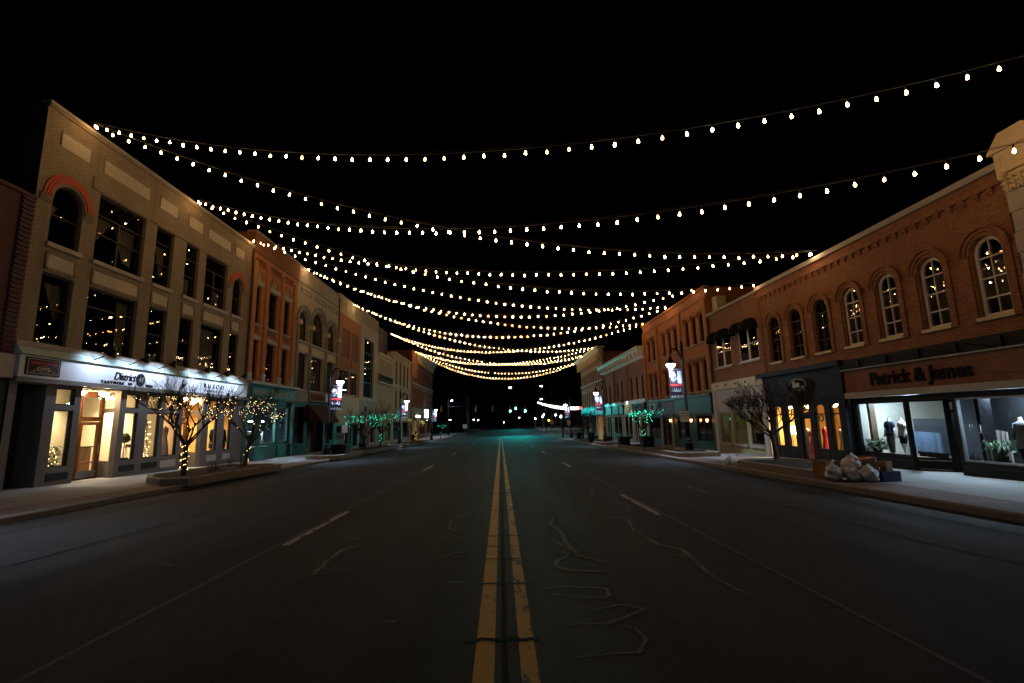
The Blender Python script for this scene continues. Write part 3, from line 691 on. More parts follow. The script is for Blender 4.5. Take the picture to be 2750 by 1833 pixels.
for i, (x, y) in enumerate(((-1.5, 17.6), (-2.0, 20.3), (-2.2, 21.9), (-1.8, 23.1), (-2.0, 25.3), (-2.0, 27.6))):
    globe('warm ceiling lamp inside the lit shop, ' + ('behind the slim end window', 'behind the middle panes', 'above the shoe ladder', 'above the lace dress', 'in the amber room near its door', 'in the amber room far end')[i], L.x(x), y, 3.19, .24, 'shop_lamp', 'ceiling lamps in the lit shops', watts=850)
# ================================================================== left row: the dark red neighbour nearest the camera
B0 = thing('brick_building', 'dark red brick building cut off by the picture edge, with a ribbed corner strip', 'building', (-15.4, 10, gz(10)))
mb = MB(); wall(mb, L, -6, 15.34, 4.1, 9.3, [(2, 4, 5, 8), (6.4, 8.4, 5, 8), (10.4, 12.4, 5, 8)], .3); mb.build('wall', M['deep_red_brick'], B0)
body(B0, L, -6, 15.34, -1, 9.3, 'deep_red_brick')
for a in (2, 6.4, 10.4): window(B0, L, (a, a+2, 5, 8), rails=(6.5,))
part(B0, 'coping', 'deep_red_brick', L, -6.1, 15.35, 9.3, 9.42, -.3, .1)
q = MB()
for k in range(67): q.fbox(L, 14.92, 15.33, 4.1+k*.078, 4.16+k*.078, .0, .10 if k % 2 else .06)
q.build('ribbed_strip', M['deep_red_brick'], B0)
part(B0, 'shop_sign', 'stone', L, -6, 15.30, 3.35, 4.08, -.05, .2); mb = MB(); wall(mb, L, -6, 15.34, -.5, 3.34, [(9.6, 14.6, .4, 3.0), (4, 8.6, .4, 3.0)], .2); mb.build('shop_front', M['dark_green_paint'], B0)
for a, b in ((9.6, 14.6), (4, 8.6)): window(B0, L, (a, b, .4, 3.0), cols=2, gl='shop_glass', fm='black_paint', name='shop_window')

# ================================================================== orange brick building with three slim bays
B2 = thing('brick_building', 'orange brick three-storey building with three slim bays over a green shop front', 'building', (-15.4, 32.6, gz(32)))
t2 = [(29.72, 30.60), (31.70, 32.92), (33.92, 34.86)]
op = [(a, b, 8.12, 10.58) for a, b in t2] + [(a-.05, b, 4.55, 7.08) for a, b in t2]
mb = MB(); wall(mb, L, 29.30, 36.04, 4.4, 12.66, op, .34); mb.build('wall', M['orange_brick'], B2)
part(B2, 'parapet', 'brown_brick', L, 29.30, 36.04, 12.66, 13.94, -.4, .10); part(B2, 'coping', 'stone', L, 29.28, 36.06, 13.94, 14.04, -.45, .14)
body(B2, L, 29.30, 36.04, -1, 13.94, 'brown_brick')
for i, (a, b) in enumerate(t2):
    yc, hw = (a+b)/2, (b-a)/2
    part(B2, 'stone_lintel', 'stone', L, a-.12, b+.18, 10.60, 10.92, 0, .10); part(B2, 'stone_lintel', 'stone', L, a-.12, b+.12, 7.10, 7.36, 0, .09)
    MB().prism(L, [(yc+.40*math.cos(PI*k/12), 10.93+.58*math.sin(PI*k/12)) for k in range(13)], 0, .02).build('arch_panel', M['grey_stone'], B2)
    ring(MB(), L, yc, 10.93, .42, .58, 0, .08, sq=1.4).build('arch_ring', M['orange_brick'], B2)
    q = MB()
    for k in range(4): q.fbox(L, a-.15, b+.25, 11.90+k*.12, 11.95+k*.12, 0, .05+.02*k)
    q.build('corbel_rows', M['brown_brick'], B2)
    q = MB(); q.fbox(L, a-.05, b+.05, 7.52, 7.62, 0, .06); q.fbox(L, a-.05, b+.05, 7.88, 8.0, 0, .08)
    for k in range(6): q.fbox(L, a+.02+k*(b-a)/6, a+.02+(k+.6)*(b-a)/6, 7.62, 7.88, 0, .05)
    q.build('brick_grille', M['brown_brick'], B2); part(B2, 'window_sill', 'stone', L, a-.08, b+.08, 8.01, 8.11, 0, .12)
for y in (29.34, 31.02, 33.28, 35.30):
    part(B2, 'pilaster', 'orange_brick', L, y, y+.42, 5.0, 12.1, 0, .13); part(B2, 'pilaster_foot', 'stone', L, y-.02, y+.44, 4.45, 4.98, 0, .16)
for a, b, c, e in op: window(B2, L, (a, b, c, e), rails=((c+e)/2-.1,))
for a, b in t2: drape(B2, L, ((a+.05, 9.3), (b-.05, 9.3)), ((a+.05, 8.2), (b-.05, 8.2)), -.45, amp=.01); drape(B2, L, ((a+.0, 6.95), (b-.05, 6.95)), ((a+.0, 6.4), (b-.05, 6.4)), -.45, amp=.01)
part(B2, 'shop_cornice', 'ledge_metal', L, 29.2, 36.1, 4.26, 4.42, -.05, .55)
part(B2, 'sign_board', 'dark_green_paint', L, 29.32, 36.04, 3.35, 4.25, -.02, .18); part(B2, 'sign_panel', 'green_paint', L, 29.85, 35.9, 3.5, 4.05, .18, .21)
q = MB()
for k in range(15): q.fbox(L, 30.1+k*.37, 30.1+k*.37+.22, 3.66, 3.92, .21, .225)
stuff(q.build('worn_lettering', M['grey_stone'], B2))
ops = [(29.75, 31.0, .45, 3.0), (31.5, 33.7, .5, 3.0), (34.0, 35.55, .5, 3.0)]
mb = MB(); wall(mb, L, 29.30, 36.04, -.8, 3.35, ops, .25, .02); mb.build('shop_front', M['dark_green_paint'], B2)
for o_ in ops: window(B2, L, o_, rails=(2.35,), fm='green_paint', d=-.05, fw=.1, gl='shop_glass', name='shop_window')
for a, b, dd in ((29.42, 31.05, .75), (31.3, 33.7, .08), (33.85, 35.7, .08)):
    part(B2, 'bulkhead', 'green_paint', L, a, b, -.55, .38, -.05, dd); part(B2, 'bulkhead_sill', 'green_paint', L, a-.05, b+.05, .38, .45, -.05, dd+.08)
    q = MB(); q.fbox(L, a+.12, b-.12, .18, .22, dd, dd+.02); q.fbox(L, a+.12, b-.12, -.40, -.36, dd, dd+.02); q.fbox(L, a+.12, a+.16, -.36, .18, dd, dd+.02); q.fbox(L, b-.16, b-.12, -.36, .18, dd, dd+.02); q.build('bulkhead_trim', M['green_paint'], B2)
part(B2, 'corner_post', 'green_paint', L, 35.72, 36.0, -.6, 3.34, .0, .2); part(B2, 'corner_post', 'green_paint', L, 29.34, 29.6, -.6, 3.34, .0, .2)
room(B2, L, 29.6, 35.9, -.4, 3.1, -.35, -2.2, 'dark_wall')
t = thing('display_case', 'white display shelf with dark goods in the green shop window', 'shelf', (L.x(-1.2), 32.4, -.39))
MB().fbox(L, 31.6, 33.6, .55, .75, -.7, -1.3).build('shelf_board', M['white_paint'], t); MB().fbox(L, 31.6, 33.3, 1.15, 1.35, -.8, -1.3).build('shelf_board', M['white_paint'], t)
for k in range(6): MB().fbox(L, 31.7+k*.3, 31.88+k*.3, .75, .98+.07*(k % 3), -.8, -1.1).build('boxed_goods', M['poster_dark'], t)
MB().fbox(L, 31.55, 31.62, -.39, 1.35, -.8, -1.3).build('leg', M['white_paint'], t); MB().fbox(L, 33.55, 33.62, -.39, 1.35, -.8, -1.3).build('leg', M['white_paint'], t)
gl = MB().fbox(L, 31.7, 33.5, 1.98, 2.02, -.75, -.95).build('tube_light', M['tube_lamp']); tag(gl, 'bluish tube light over the display shelf in the green shop', 'lamp')
gl.location = (0, 0, 0)

# ================================================================== pale building with three round arches
B3 = thing('brick_building', 'pale grey-cream building with three tall round-arched windows and stone capitals', 'building', (-15.4, 40.8, gz(40)))
ar = [(36.50, 38.52, 8.2, 10.62), (39.14, 42.12, 8.2, 11.12), (42.68, 44.95, 8.2, 10.72)]
op = [(a, b, c, e, min((b-a)/2, e-9.58)) for a, b, c, e in ar]
lo = [(36.48, 38.62, 4.46, 7.25), (39.18, 42.16, 4.46, 7.25), (42.68, 45.02, 4.46, 7.25)]
mb = MB(); wall(mb, L, 36.06, 45.50, 4.3, 13.95, op + lo, .45); mb.build('wall', M['grey_brick'], B3); body(B3, L, 36.06, 45.50, -1, 13.95, 'grey_brick')
part(B3, 'coping', 'stone', L, 36.05, 45.52, 13.95, 14.03, -.3, .08); part(B3, 'string_course', 'grey_stone', L, 36.06, 45.5, 12.70, 12.78, 0, .07)
for a, b in ((36.6, 38.7), (39.6, 42.0), (42.8, 44.9)):
    q = MB(); q.fbox(L, a, b, 12.28, 12.34, 0, .05); q.fbox(L, a, b, 11.98, 12.04, 0, .05); q.fbox(L, a, a+.06, 12.04, 12.28, 0, .05); q.fbox(L, b-.06, b, 12.04, 12.28, 0, .05); q.build('parapet_panel', M['grey_stone'], B3)
for a, b, c, e, r in op:
    for k in range(3): ring(MB(), L, (a+b)/2, e-r, (b-a)/2+.02+k*.15, (b-a)/2+.155+k*.15, 0, .05+.04*k, sq=r/((b-a)/2)).build('arch_ring', M['grey_stone'], B3)
    f = window(B3, L, (a, b, c, e, r), rails=(9.50,), d=-.32, vbars=((a+b)/2,), mw=.05)
    q = MB()
    for k in (1, 2, 3, 5, 6, 7): q.tube([(L.x(-.32), (a+b)/2, 9.5), (L.x(-.32), (a+b)/2+(b-a)/2*.9*math.cos(PI*k/8), 9.5+(e-9.55)*.95*math.sin(PI*k/8))], .018, 4, False)
    q.build('fan_bar', M['ledge_metal'], f)
    part(B3, 'window_sill', 'stone', L, a-.1, b+.1, 8.02, 8.19, 0, .14); part(B3, 'spandrel_panel', 'cream_stone', L, a+.05, b-.05, 7.40, 7.92, 0, .04)
for a, b, c, e in lo: window(B3, L, (a, b, c, e), rails=(6.0,), vbars=((a+b)/2,), d=-.32)
for y in (36.08, 38.60, 42.16, 45.04):
    q = MB(); q.tube([(L.x(.06), y+.22, 4.4), (L.x(.06), y+.22, 9.35)], .15, 8); q.build('column', M['grey_stone'], B3, True)
    part(B3, 'capital', 'cream_stone', L, y-.02, y+.46, 9.35, 9.68, -.02, .30)
part(B3, 'shop_band', 'grey_stone', L, 36.1, 38.65, 3.45, 4.3, -.02, .15); part(B3, 'shop_sign', 'sign_wood', L, 38.7, 43.0, 3.55, 4.36, -.02, .2); part(B3, 'shop_band', 'grey_stone', L, 43.05, 45.4, 3.45, 4.3, -.02, .15)
MB().prism(L, [(42.55+.22*math.cos(2*PI*k/16), 3.95+.36*math.sin(2*PI*k/16)) for k in range(16)], .2, .22).build('sign_oval', M['sign_white'], B3)
q = MB()
for k in range(7): q.tube([(L.x(.21), 39.0+k*.45, 3.65), (L.x(.21), 39.15+k*.45, 4.2), (L.x(.21), 39.35+k*.45, 3.7)], .02, 4)
q.build('sign_scrollwork', M['maroon_fabric'], B3)
ops = [(36.6, 38.4, .3, 3.1), (39.0, 42.6, -.75, 3.1), (43.0, 45.0, .3, 3.1)]
mb = MB(); wall(mb, L, 36.06, 45.5, -.9, 3.45, ops, .5); mb.build('shop_front', M['navy_paint'], B3)
for o_ in (ops[0], ops[2]): window(B3, L, o_, fm='black_paint', gl='shop_glass', name='shop_window')
window(B3, L, (39.0, 42.6, -.7, 3.1), fm='black_paint', vbars=(40.2, 41.4), d=-.5, gl='shop_glass', name='door')
q = MB(); q.hexa([(L.x(.05),39.0,3.3),(L.x(1.15),39.0,2.02),(L.x(1.15),43.1,2.02),(L.x(.05),43.1,3.3),(L.x(.05),39.0,3.34),(L.x(1.17),39.0,2.06),(L.x(1.17),43.1,2.06),(L.x(.05),43.1,3.34)])
for y in (39.0, 43.06): q.add([(L.x(.05),y,3.3),(L.x(1.15),y,2.02),(L.x(.05),y,2.02)], [(0,1,2)])
q.hexa([(L.x(1.13),39.0,1.82),(L.x(1.16),39.0,1.82),(L.x(1.16),43.1,1.82),(L.x(1.13),43.1,1.82),(L.x(1.13),39.0,2.05),(L.x(1.17),39.0,2.05),(L.x(1.17),43.1,2.05),(L.x(1.13),43.1,2.05)])
aw = q.build('awning', M['maroon_fabric']); tag(aw, 'sloping maroon fabric awning over the dark doorway', 'awning')

for S_, y_, z_, rt_ in ((L, 29.20, 12.7, B1), (L, 45.42, 13.7, B3)):
    MB().tube([(S_.x(.07), y_, z_), (S_.x(.09), y_, 8.0), (S_.x(.08), y_, 4.7)], .05, 8).build('downpipe', M['dark_wood'], rt_)
# ================================================================== red panel building, tall-grid building and the lower ones beyond
B4 = thing('brick_building', 'red brick building with two tall blind panels under a cream parapet', 'building', (-15.4, 49.2, gz(49)))
mb = MB(); wall(mb, L, 45.52, 52.95, 4.3, 12.45, [(46.6, 49.2, 8.2, 11.1), (49.85, 52.1, 8.2, 11.1), (46.6, 49.2, 4.6, 7.05), (49.7, 52.0, 4.6, 7.05)], .12); mb.build('wall', M['orange_brick'], B4)
for a, b in ((46.6, 49.2), (49.85, 52.1)): part(B4, 'blind_panel', 'brown_brick', L, a+.002, b-.002, 8.2, 11.1, -.12, -.10); part(B4, 'panel_trim', 'tall_brick', L, a, b, 7.3, 8.05, 0, .06)
for a, b in ((46.6, 49.2), (49.7, 52.0)): window(B4, L, (a, b, 4.6, 7.05), cols=3, d=-.1, fm='ledge_metal')
part(B4, 'parapet', 'cream_brick', L, 45.52, 52.95, 12.45, 14.3, -.3, .06); body(B4, L, 45.52, 52.95, -1.2, 14.2, 'cream_brick')
q = MB()
for k in range(11): q.fbox(L, 45.6, 52.9, 1.75+k*.245, 1.98+k*.245, 0, .06+.01*(k % 2))
q.build('siding', M['cream_stone'], B4)
mb = MB(); wall(mb, L, 45.52, 52.95, -1.1, 1.75, [(46.0, 49.4, -.6, 1.6), (49.6, 50.6, -.9, 1.6), (50.8, 52.6, -.6, 1.6)], .3); mb.build('shop_front', M['dark_green_paint'], B4)
for a, b in ((46.0, 49.4), (50.8, 52.6)): window(B4, L, (a, b, -.6, 1.6), fm='black_paint', gl='shop_glass', name='shop_window')
window(B4, L, (49.6, 50.6, -.9, 1.6), fm='stone', gl='shop_glass', fw=.12, name='door')

B5 = thing('brick_building', 'off-white building with one tall black gridded window', 'building', (-15.4, 56.8, gz(57)))
mb = MB(); wall(mb, L, 52.97, 60.58, 4.3, 14.5, [(54.5, 58.85, 4.68, 11.45)], .35); mb.build('wall', M['white_brick'], B5); body(B5, L, 52.97, 60.58, -1.2, 14.5, 'dark_brick')
window(B5, L, (54.5, 58.85, 4.68, 11.45), rails=(6.4, 8.2, 9.9), cols=5, fm='black_paint', mw=.10, rw=.12, d=-.25)
q = MB()
for k in range(18): q.fbox(L, 53.2+k*.41, 53.34+k*.41, 13.0, 14.2, 0, .05)
q.build('parapet_fins', M['white_brick'], B5)
mb = MB(); wall(mb, L, 52.97, 60.58, -1.2, 4.3, [(53.5, 56.0, -.6, 1.9), (56.4, 57.5, -1.0, 1.9), (57.9, 60.2, -.6, 1.9)], .3); mb.build('shop_front', M['stone'], B5)
for a, b in ((53.5, 56.0), (57.9, 60.2)): window(B5, L, (a, b, -.6, 1.9), fm='steel', gl='shop_glass', name='shop_window')
window(B5, L, (56.4, 57.5, -1.0, 1.9), fm='steel', gl='shop_glass', name='door')
part(B5, 'notice_board', 'sign_black', L, 55.2, 55.9, 3.0, 3.6, 0, .03)

B6 = thing('brick_building', 'low tan building with a colonnade, balcony rail and dark brick block above', 'building', (-15.4, 65, gz(65)))
mb = MB(); wall(mb, L, 60.6, 69.4, -1.3, 10.45, [(61.2, 68.8, 7.95, 10.0), (61.4, 64.6, -.6, 1.6), (65.2, 68.6, -.6, 1.6)], .8); mb.build('wall', M['cream_brick'], B6)
for k in range(7): part(B6, 'column', 'cream_stone', L, 61.35+k*1.15, 61.75+k*1.15, 7.95, 10.0, -.35, .02)
MB().add([(L.x(-.8),61.2,7.9),(L.x(-.8),68.8,7.9),(L.x(-.8),68.8,10.0),(L.x(-.8),61.2,10.0)], [(0,1,2,3)]).build('loggia_wall', M['dark_brick'], B6)
part(B6, 'cornice', 'cream_stone', L, 60.6, 69.4, 10.45, 10.7, -.4, .2); part(B6, 'ledge', 'cream_stone', L, 60.6, 69.4, 6.75, 6.98, -.1, .3)
q = MB()
for k in range(24): q.fbox(L, 61.0+k*.34, 61.06+k*.34, 7.0, 7.85, .05, .11)
q.fbox(L, 60.9, 69.1, 7.85, 7.93, .03, .14); q.fbox(L, 60.9, 69.1, 7.25, 7.31, .04, .13); q.build('balcony_rail', M['black_paint'], B6)
q = MB(); q.box(L.x(-9), L.x(-.9), 60.65, 69.35, 10.0, 14.7); q.build('upper_block', M['dark_brick'], B6); body(B6, L, 60.6, 69.4, -1.4, 10.4, 'dark_brick')
for a, b in ((61.4, 64.6), (65.2, 68.6)): window(B6, L, (a, b, -.6, 1.6), fm='black_paint', gl='shop_glass', name='shop_window')

B7 = thing('brick_building', 'ochre building with slim arched windows and a glowing doorway light', 'building', (-15.4, 76, gz(76)))
o7 = [(71.2+k*2.9, 72.3+k*2.9, 7.4, 11.0, .5) for k in range(4)] + [(71.2+k*2.9, 72.3+k*2.9, 3.9, 6.4, 0) for k in range(4)] + [(70.2, 75.8, -.8, 1.9, 0), (76.6, 82.4, -.8, 1.9, 0)]
mb = MB(); wall(mb, L, 69.42, 83.1, -1.4, 11.8, o7, .3); mb.build('wall', M['cream_brick'], B7); body(B7, L, 69.42, 83.1, -1.5, 11.8, 'cream_brick')
for o_ in o7[:8]: window(B7, L, o_, rails=((o_[2]+o_[3])/2,))
for o_ in o7[8:]: window(B7, L, o_, cols=3, fm='teal_paint', gl='shop_glass', name='shop_window')
part(B7, 'cornice', 'cream_stone', L, 69.4, 83.1, 11.8, 12.0, -.3, .25); part(B7, 'shop_sign', 'white_sign', L, 70.7, 80, 2.75, 3.38, 0, .25); part(B7, 'shop_ledge', 'cream_stone', L, 69.5, 83, 2.0, 2.4, 0, .5)
q = MB()
for k in range(5): q.tube([(L.x(.26), 71.4+k*1.5, 2.9), (L.x(.26), 72.0+k*1.5, 3.3), (L.x(.26), 72.6+k*1.5, 2.9)], .04, 4)
q.build('sign_lettering', M['teal_paint'], B7)
room(B7, L, 76.6, 82.4, -1.1, 1.95, -.4, -3, 'dark_wall')
up = thing('wall_lamp', 'amber uplight on the ochre facade beside a lamp post', 'lamp', (L.x(.15), 75.2, 3.3)); MB().fbox(L, 75.1, 75.3, 3.2, 3.36, .05, .22).build('lamp_body', M['lamp_black'], up); MB().fbox(L, 75.12, 75.28, 3.365, 3.375, .07, .20).build('lamp_lens', M['spa_lamp'], up)

B8 = thing('brick_building', 'long dark red brick block with a pale overhanging cornice at the far end', 'building', (-15.4, 96, gz(96)))
o8 = [(86.0+k*1.55, 86.75+k*1.55, 9.2, 11.6, 0) for k in range(16)] + [(86.0+k*1.55, 86.75+k*1.55, 5.2, 7.9, 0) for k in range(16)] + [(85, 92, -.7, 2.2, 0), (93, 101, -.7, 2.2, 0), (102, 108, -.7, 2.2, 0)]
mb = MB(); wall(mb, L, 83.12, 110, -1.6, 13.2, o8, .25); mb.build('wall', M['far_brick'], B8); body(B8, L, 83.12, 110, -1.7, 14.2, 'far_brick')
for k in range(32): window(B8, L, o8[k], rails=((o8[k][2]+o8[k][3])/2,), fm='stone', fw=.05)
for o_ in o8[32:]: window(B8, L, o_, cols=3, fm='stone', gl='shop_glass', name='shop_window')
for o_ in o8[:32]: part(B8, 'window_hood', 'stone', L, o_[0]-.1, o_[1]+.1, o_[3], o_[3]+.22, 0, .12)
q = MB(); q.hexa([(L.x(-.2),88.5,13.2),(L.x(.15),88.5,13.2),(L.x(.15),110,13.2),(L.x(-.2),110,13.2),(L.x(-.2),88.5,14.6),(L.x(.95),88.5,14.5),(L.x(.95),110,14.5),(L.x(-.2),110,14.6)]); q.build('cornice', M['cream_stone'], B8)
for k in range(12): part(B8, 'cornice_bracket', 'cream_stone', L, 88.9+k*1.8, 89.2+k*1.8, 12.7, 13.3, 0, .45)
part(B8, 'corner_pier', 'orange_brick', L, 83.14, 88.3, 9.6, 14.3, 0, .25); part(B8, 'ledge', 'cream_stone', L, 83.12, 110, 8.45, 8.62, 0, .25); part(B8, 'shop_band', 'stone', L, 83.2, 110, 2.5, 4.3, 0, .3)
room(B8, L, 85, 92, -1.3, 2.3, -.3, -4, 'cream_wall')
globe('warm lamp inside the far shop behind the yellow-lit tree', L.x(-1.5), 88.5, 2.25, .5, 'shop_lamp', 'ceiling lamps in the far shops', watts=600)
q = MB(); q.fbox(L, 87.0, 91.0, 2.62, 2.95, .32, .40); tag(q.build('lit_sign', M['garland_glow']), 'small lit pink-white sign strip above the yellow-lit tree', 'sign')
q = MB(); q.fbox(L, 97.0, 101.0, 2.7, 4.2, .31, .38); tag(q.build('lit_sign', M['white_glow']), 'white lit window sign on the far dark red block', 'sign')
q.f and None
# ================================================================== right row: stone pilaster building at the picture edge
A0 = thing('stone_building', 'pale stone building at the picture edge with a carved pilaster capital', 'building', (12.9, 6, gz(6)))
mb = MB(); wall(mb, R, -12, 10.2, -.3, 8.3, [(-8, -5, .4, 3), (-3.5, -.5, .4, 3), (1, 4, .4, 3), (5.5, 8.8, .4, 3), (-7, -5.5, 4.4, 7), (-2.5, -1, 4.4, 7), (2, 3.5, 4.4, 7), (6.4, 7.9, 4.4, 7)], .3); mb.build('wall', M['stone'], A0); body(A0, R, -12, 11.03, -.4, 8.3, 'stone')
for a in (-8, -3.5, 1, 5.5): window(A0, R, (a, a+3, .4, 3), cols=2, gl='shop_glass', name='shop_window')
for a in (-7, -2.5, 2, 6.4): window(A0, R, (a, a+1.5, 4.4, 7), rails=(5.7,))
for k in range(14): part(A0, 'stone_block', 'stone', R, 9.92 + (.03 if k % 2 else 0), 10.86 - (.0 if k % 2 else .04), -.2+k*.515, -.2+k*.515+.50, .0, .22)
for j in range(3):
    q = MB()
    for k in range(6): q.tube([(R.x(.2), 9.98+k*.165, 7.03+j*.12), (R.x(.25+.02*j), 9.98+k*.165, 7.13+j*.12), (R.x(.30+.02*j), 9.98+k*.165+.03, 7.10+j*.12)], [.07, .055, .03], 6)
    q.build('capital_leaf_row', M['cream_stone'], A0, True)
part(A0, 'capital_core', 'cream_stone', R, 9.93, 10.87, 7.02, 7.49, 0, .22)
for y in (10.0, 10.8): MB().tube([(R.x(.15), y, 7.45), (R.x(.32), y, 7.47), (R.x(.36), y, 7.38), (R.x(.31), y, 7.34)], [.08, .075, .06, .03], 8).build('capital_scroll', M['cream_stone'], A0, True)
part(A0, 'frieze_block', 'cream_stone', R, 9.80, 10.92, 7.50, 8.06, -.1, .30)
q = MB(); q.fbox(R, 9.95, 10.80, 7.62, 7.64, .30, .315); q.fbox(R, 9.95, 10.80, 7.94, 7.96, .30, .315); q.fbox(R, 9.95, 9.98, 7.64, 7.94, .30, .315); q.fbox(R, 10.77, 10.80, 7.64, 7.94, .30, .315); q.build('frieze_border', M['cream_stone'], A0)
MB().prism(R, [(9.72, 8.06), (11.0, 8.06), (11.0, 8.11), (10.66, 8.5), (10.1, 8.5), (9.72, 8.11)], -.2, .38).build('pediment_cap', M['cream_stone'], A0)
for k, (z0, z1, dd) in enumerate(((7.62, 7.82, .12), (7.82, 7.98, .18), (7.98, 8.12, .26), (8.12, 8.3, .34))): part(A0, 'cornice_course', 'cream_stone', R, -12, 9.70, z0, z1, 0, dd)

# ================================================================== right row: two-storey brick with seven arched windows
A1 = thing('brick_building', 'two-storey red-orange brick building with seven arched windows above two shop fronts', 'building', (12.9, 17, gz(17)))
wc = [11.785, 13.475, 15.125, 16.79, 18.46, 20.115, 21.755]
hw = .40
op = [(y-hw, y+hw, 4.12, 6.24, hw) for y in wc]
mb = MB(); wall(mb, R, 11.05, 22.9, 3.55, 7.78, op, .28); mb.build('wall', M['street_brick'], A1); body(A1, R, 11.05, 22.9, -.6, 7.78, 'street_brick')
part(A1, 'coping', 'stone', R, 11.05, 22.92, 7.78, 7.96, -.3, .12)
q = MB()
for k in range(30): q.fbox(R, 11.3+k*.385, 11.3+k*.385+.16, 7.30, 7.40, 0, .07); q.fbox(R, 11.3+k*.385, 11.3+k*.385+.09, 7.22, 7.30, 0, .05)
q.fbox(R, 11.06, 22.9, 7.40, 7.50, 0, .09); q.build('corbel_table', M['street_brick'], A1)
for i, y in enumerate(wc):
    ring(MB(), R, y, 5.84, hw+.02, hw+.11, -.02, .035, n=18).build('arch_ring', M['street_brick'], A1)
    ring(MB(), R, y, 5.84, hw+.125, hw+.21, -.02, .065, n=18).build('arch_ring', M['brown_brick'], A1)
    ring(MB(), R, y, 5.84, hw+.225, hw+.275, -.02, .11, n=18).build('arch_hood', M['street_brick'], A1)
    for sg in (-1, 1): part(A1, 'jamb_shaft', 'street_brick', R, y+sg*(hw+.15)-.085, y+sg*(hw+.15)+.085, 4.02, 5.84, -.01, .05)
    white = i < 4
    window(A1, R, op[i], rails=(4.62, 5.15, 5.70), cols=2, fm='white_paint' if white else 'dark_wood', fw=.085 if white else .05, rw=.04, mw=.025, d=-.14)
    part(A1, 'window_sill', 'cream_stone', R, y-hw-.08, y+hw+.08, 4.02, 4.118, -.02, .10)
    drape(A1, R, ((y-hw+.05, 6.15), (y+hw-.05, 6.15)), ((y-hw+.05, 4.2), (y+hw-.05, 4.2)), -.55, 'blind', amp=.012)
# upper shop cornice
part(A1, 'shop_cornice', 'navy_paint', R, 17.46, 23.3, 3.46, 3.66, -.02, .30); part(A1, 'shop_cornice', 'black_paint', R, 11.06, 17.44, 3.26, 3.62, -.02, .20)
q = MB()
for k in range(5):
    y = 11.6+k*1.22
    q.fbox(R, y, y+.05, 3.3, 3.55, .2, .26); q.tube([(R.x(.22), y+.15, 3.32), (R.x(.23), y+.4, 3.34), (R.x(.23), y+.7, 3.42), (R.x(.22), y+1.0, 3.50)], .02, 4)
q.build('awning_frame', M['lamp_black'], A1)
part(A1, 'sign_edge', 'ledge_metal', R, 11.06, 17.44, 3.225, 3.255, -.02, .26)
# wood sign with dark letters
for k in range(4): part(A1, 'sign_plank', 'sign_wood', R, 11.06, 17.42, 2.425+k*.20, 2.425+k*.20+.196, 0, .14)
text(A1, 'lettering', 'Patrick & James', R, 14.36, 2.80, .60, .165, 'sign_black', .025, 0, .012, .96, 1.0)
part(A1, 'stone_band', 'stone', R, 11.06, 17.44, 2.22, 2.42, -.02, .20)
part(A1, 'spa_fascia', 'navy_paint', R, 17.82, 23.26, 2.20, 3.455, -.02, .10)
for a, b in ((17.5, 17.8),): part(A1, 'pilaster', 'navy_paint', R, a-.04, b+.02, -.3, 3.45, -.02, .22)
q = MB(); q.fbox(R, 17.86, 19.0, 2.3, 2.33, .10, .12); q.fbox(R, 21.3, 23.2, 2.3, 2.33, .10, .12); q.fbox(R, 17.86, 23.2, 3.36, 3.39, .10, .12); q.build('fascia_moulding', M['navy_paint'], A1)
ov = MB().prism(R, [(20.15+.92*math.cos(2*PI*k/28), 2.88+.33*math.sin(2*PI*k/28)) for k in range(28)], .10, .15).build('sign_oval', M['sign_black'], A1)
ring(MB(), R, 20.25, 2.92, .56, .585, .15, .158, .15, PI+.3, 18, .44).build('sign_swirl', M['sign_white'], ov); ring(MB(), R, 20.25, 2.90, .66, .68, .15, .158, .8, PI-.5, 14, .46).build('sign_swirl', M['sign_white'], ov)
text(ov, 'lettering', 'Spa', R, 20.38, 2.95, .36, .155, 'sign_white', .006, .25, .010); text(ov, 'lettering', '225', R, 19.92, 2.81, .17, .155, 'sign_white', .006)
q = MB()
for k in range(7): ring(q, R, 20.72-k*.15, 2.70+.02*(k % 2), .04, .05, .15, .156, 0, 2*PI, 8)
stuff(q.build('sign_scrollwork', M['sign_white'], ov))
# Spa front
zb = -.7; rr = .16
spo = [(21.86, 22.44, .28, 2.10, rr), (20.93, 21.52, .28, 2.10, rr), (19.82, 20.52, -.42, 1.60, 0), (19.86, 20.48, 1.72, 2.10, 0), (18.90, 19.52, .28, 2.10, rr), (17.94, 18.58, .28, 2.10, rr)]
mb = MB(); wall(mb, R, 17.82, 22.86, zb, 2.20, spo, .16, .04); mb.build('shop_front', M['navy_paint'], A1)
for i, o_ in enumerate(spo):
    if i == 2: dr = window(A1, R, (19.82, 20.52, -.24, 1.60), fm='navy_paint', d=-.06, fw=.10, gl='shop_glass', name='door'); MB().tube([(R.x(.02), 19.95, .7), (R.x(.02), 19.95, 1.0)], .014, 6).build('handle', M['steel'], dr)
    else: window(A1, R, o_, rails=() if i == 3 else (1.68,), fm='navy_paint', d=-.04, fw=.035, gl='shop_glass', name='shop_window')
for a, b in ((17.94, 18.58), (18.90, 19.52), (20.93, 21.52), (21.86, 22.44)):
    q = MB(); q.fbox(R, a, b, .12, .15, .04, .06); q.fbox(R, a, b, -.22, -.19, .04, .06); q.fbox(R, a, a+.03, -.19, .12, .04, .06); q.fbox(R, b-.03, b, -.19, .12, .04, .06); q.build('bulkhead_trim', M['navy_paint'], A1)
room(A1, R, 17.84, 22.84, -.22, 2.16, -.14, -3.2, 'amber_wall')
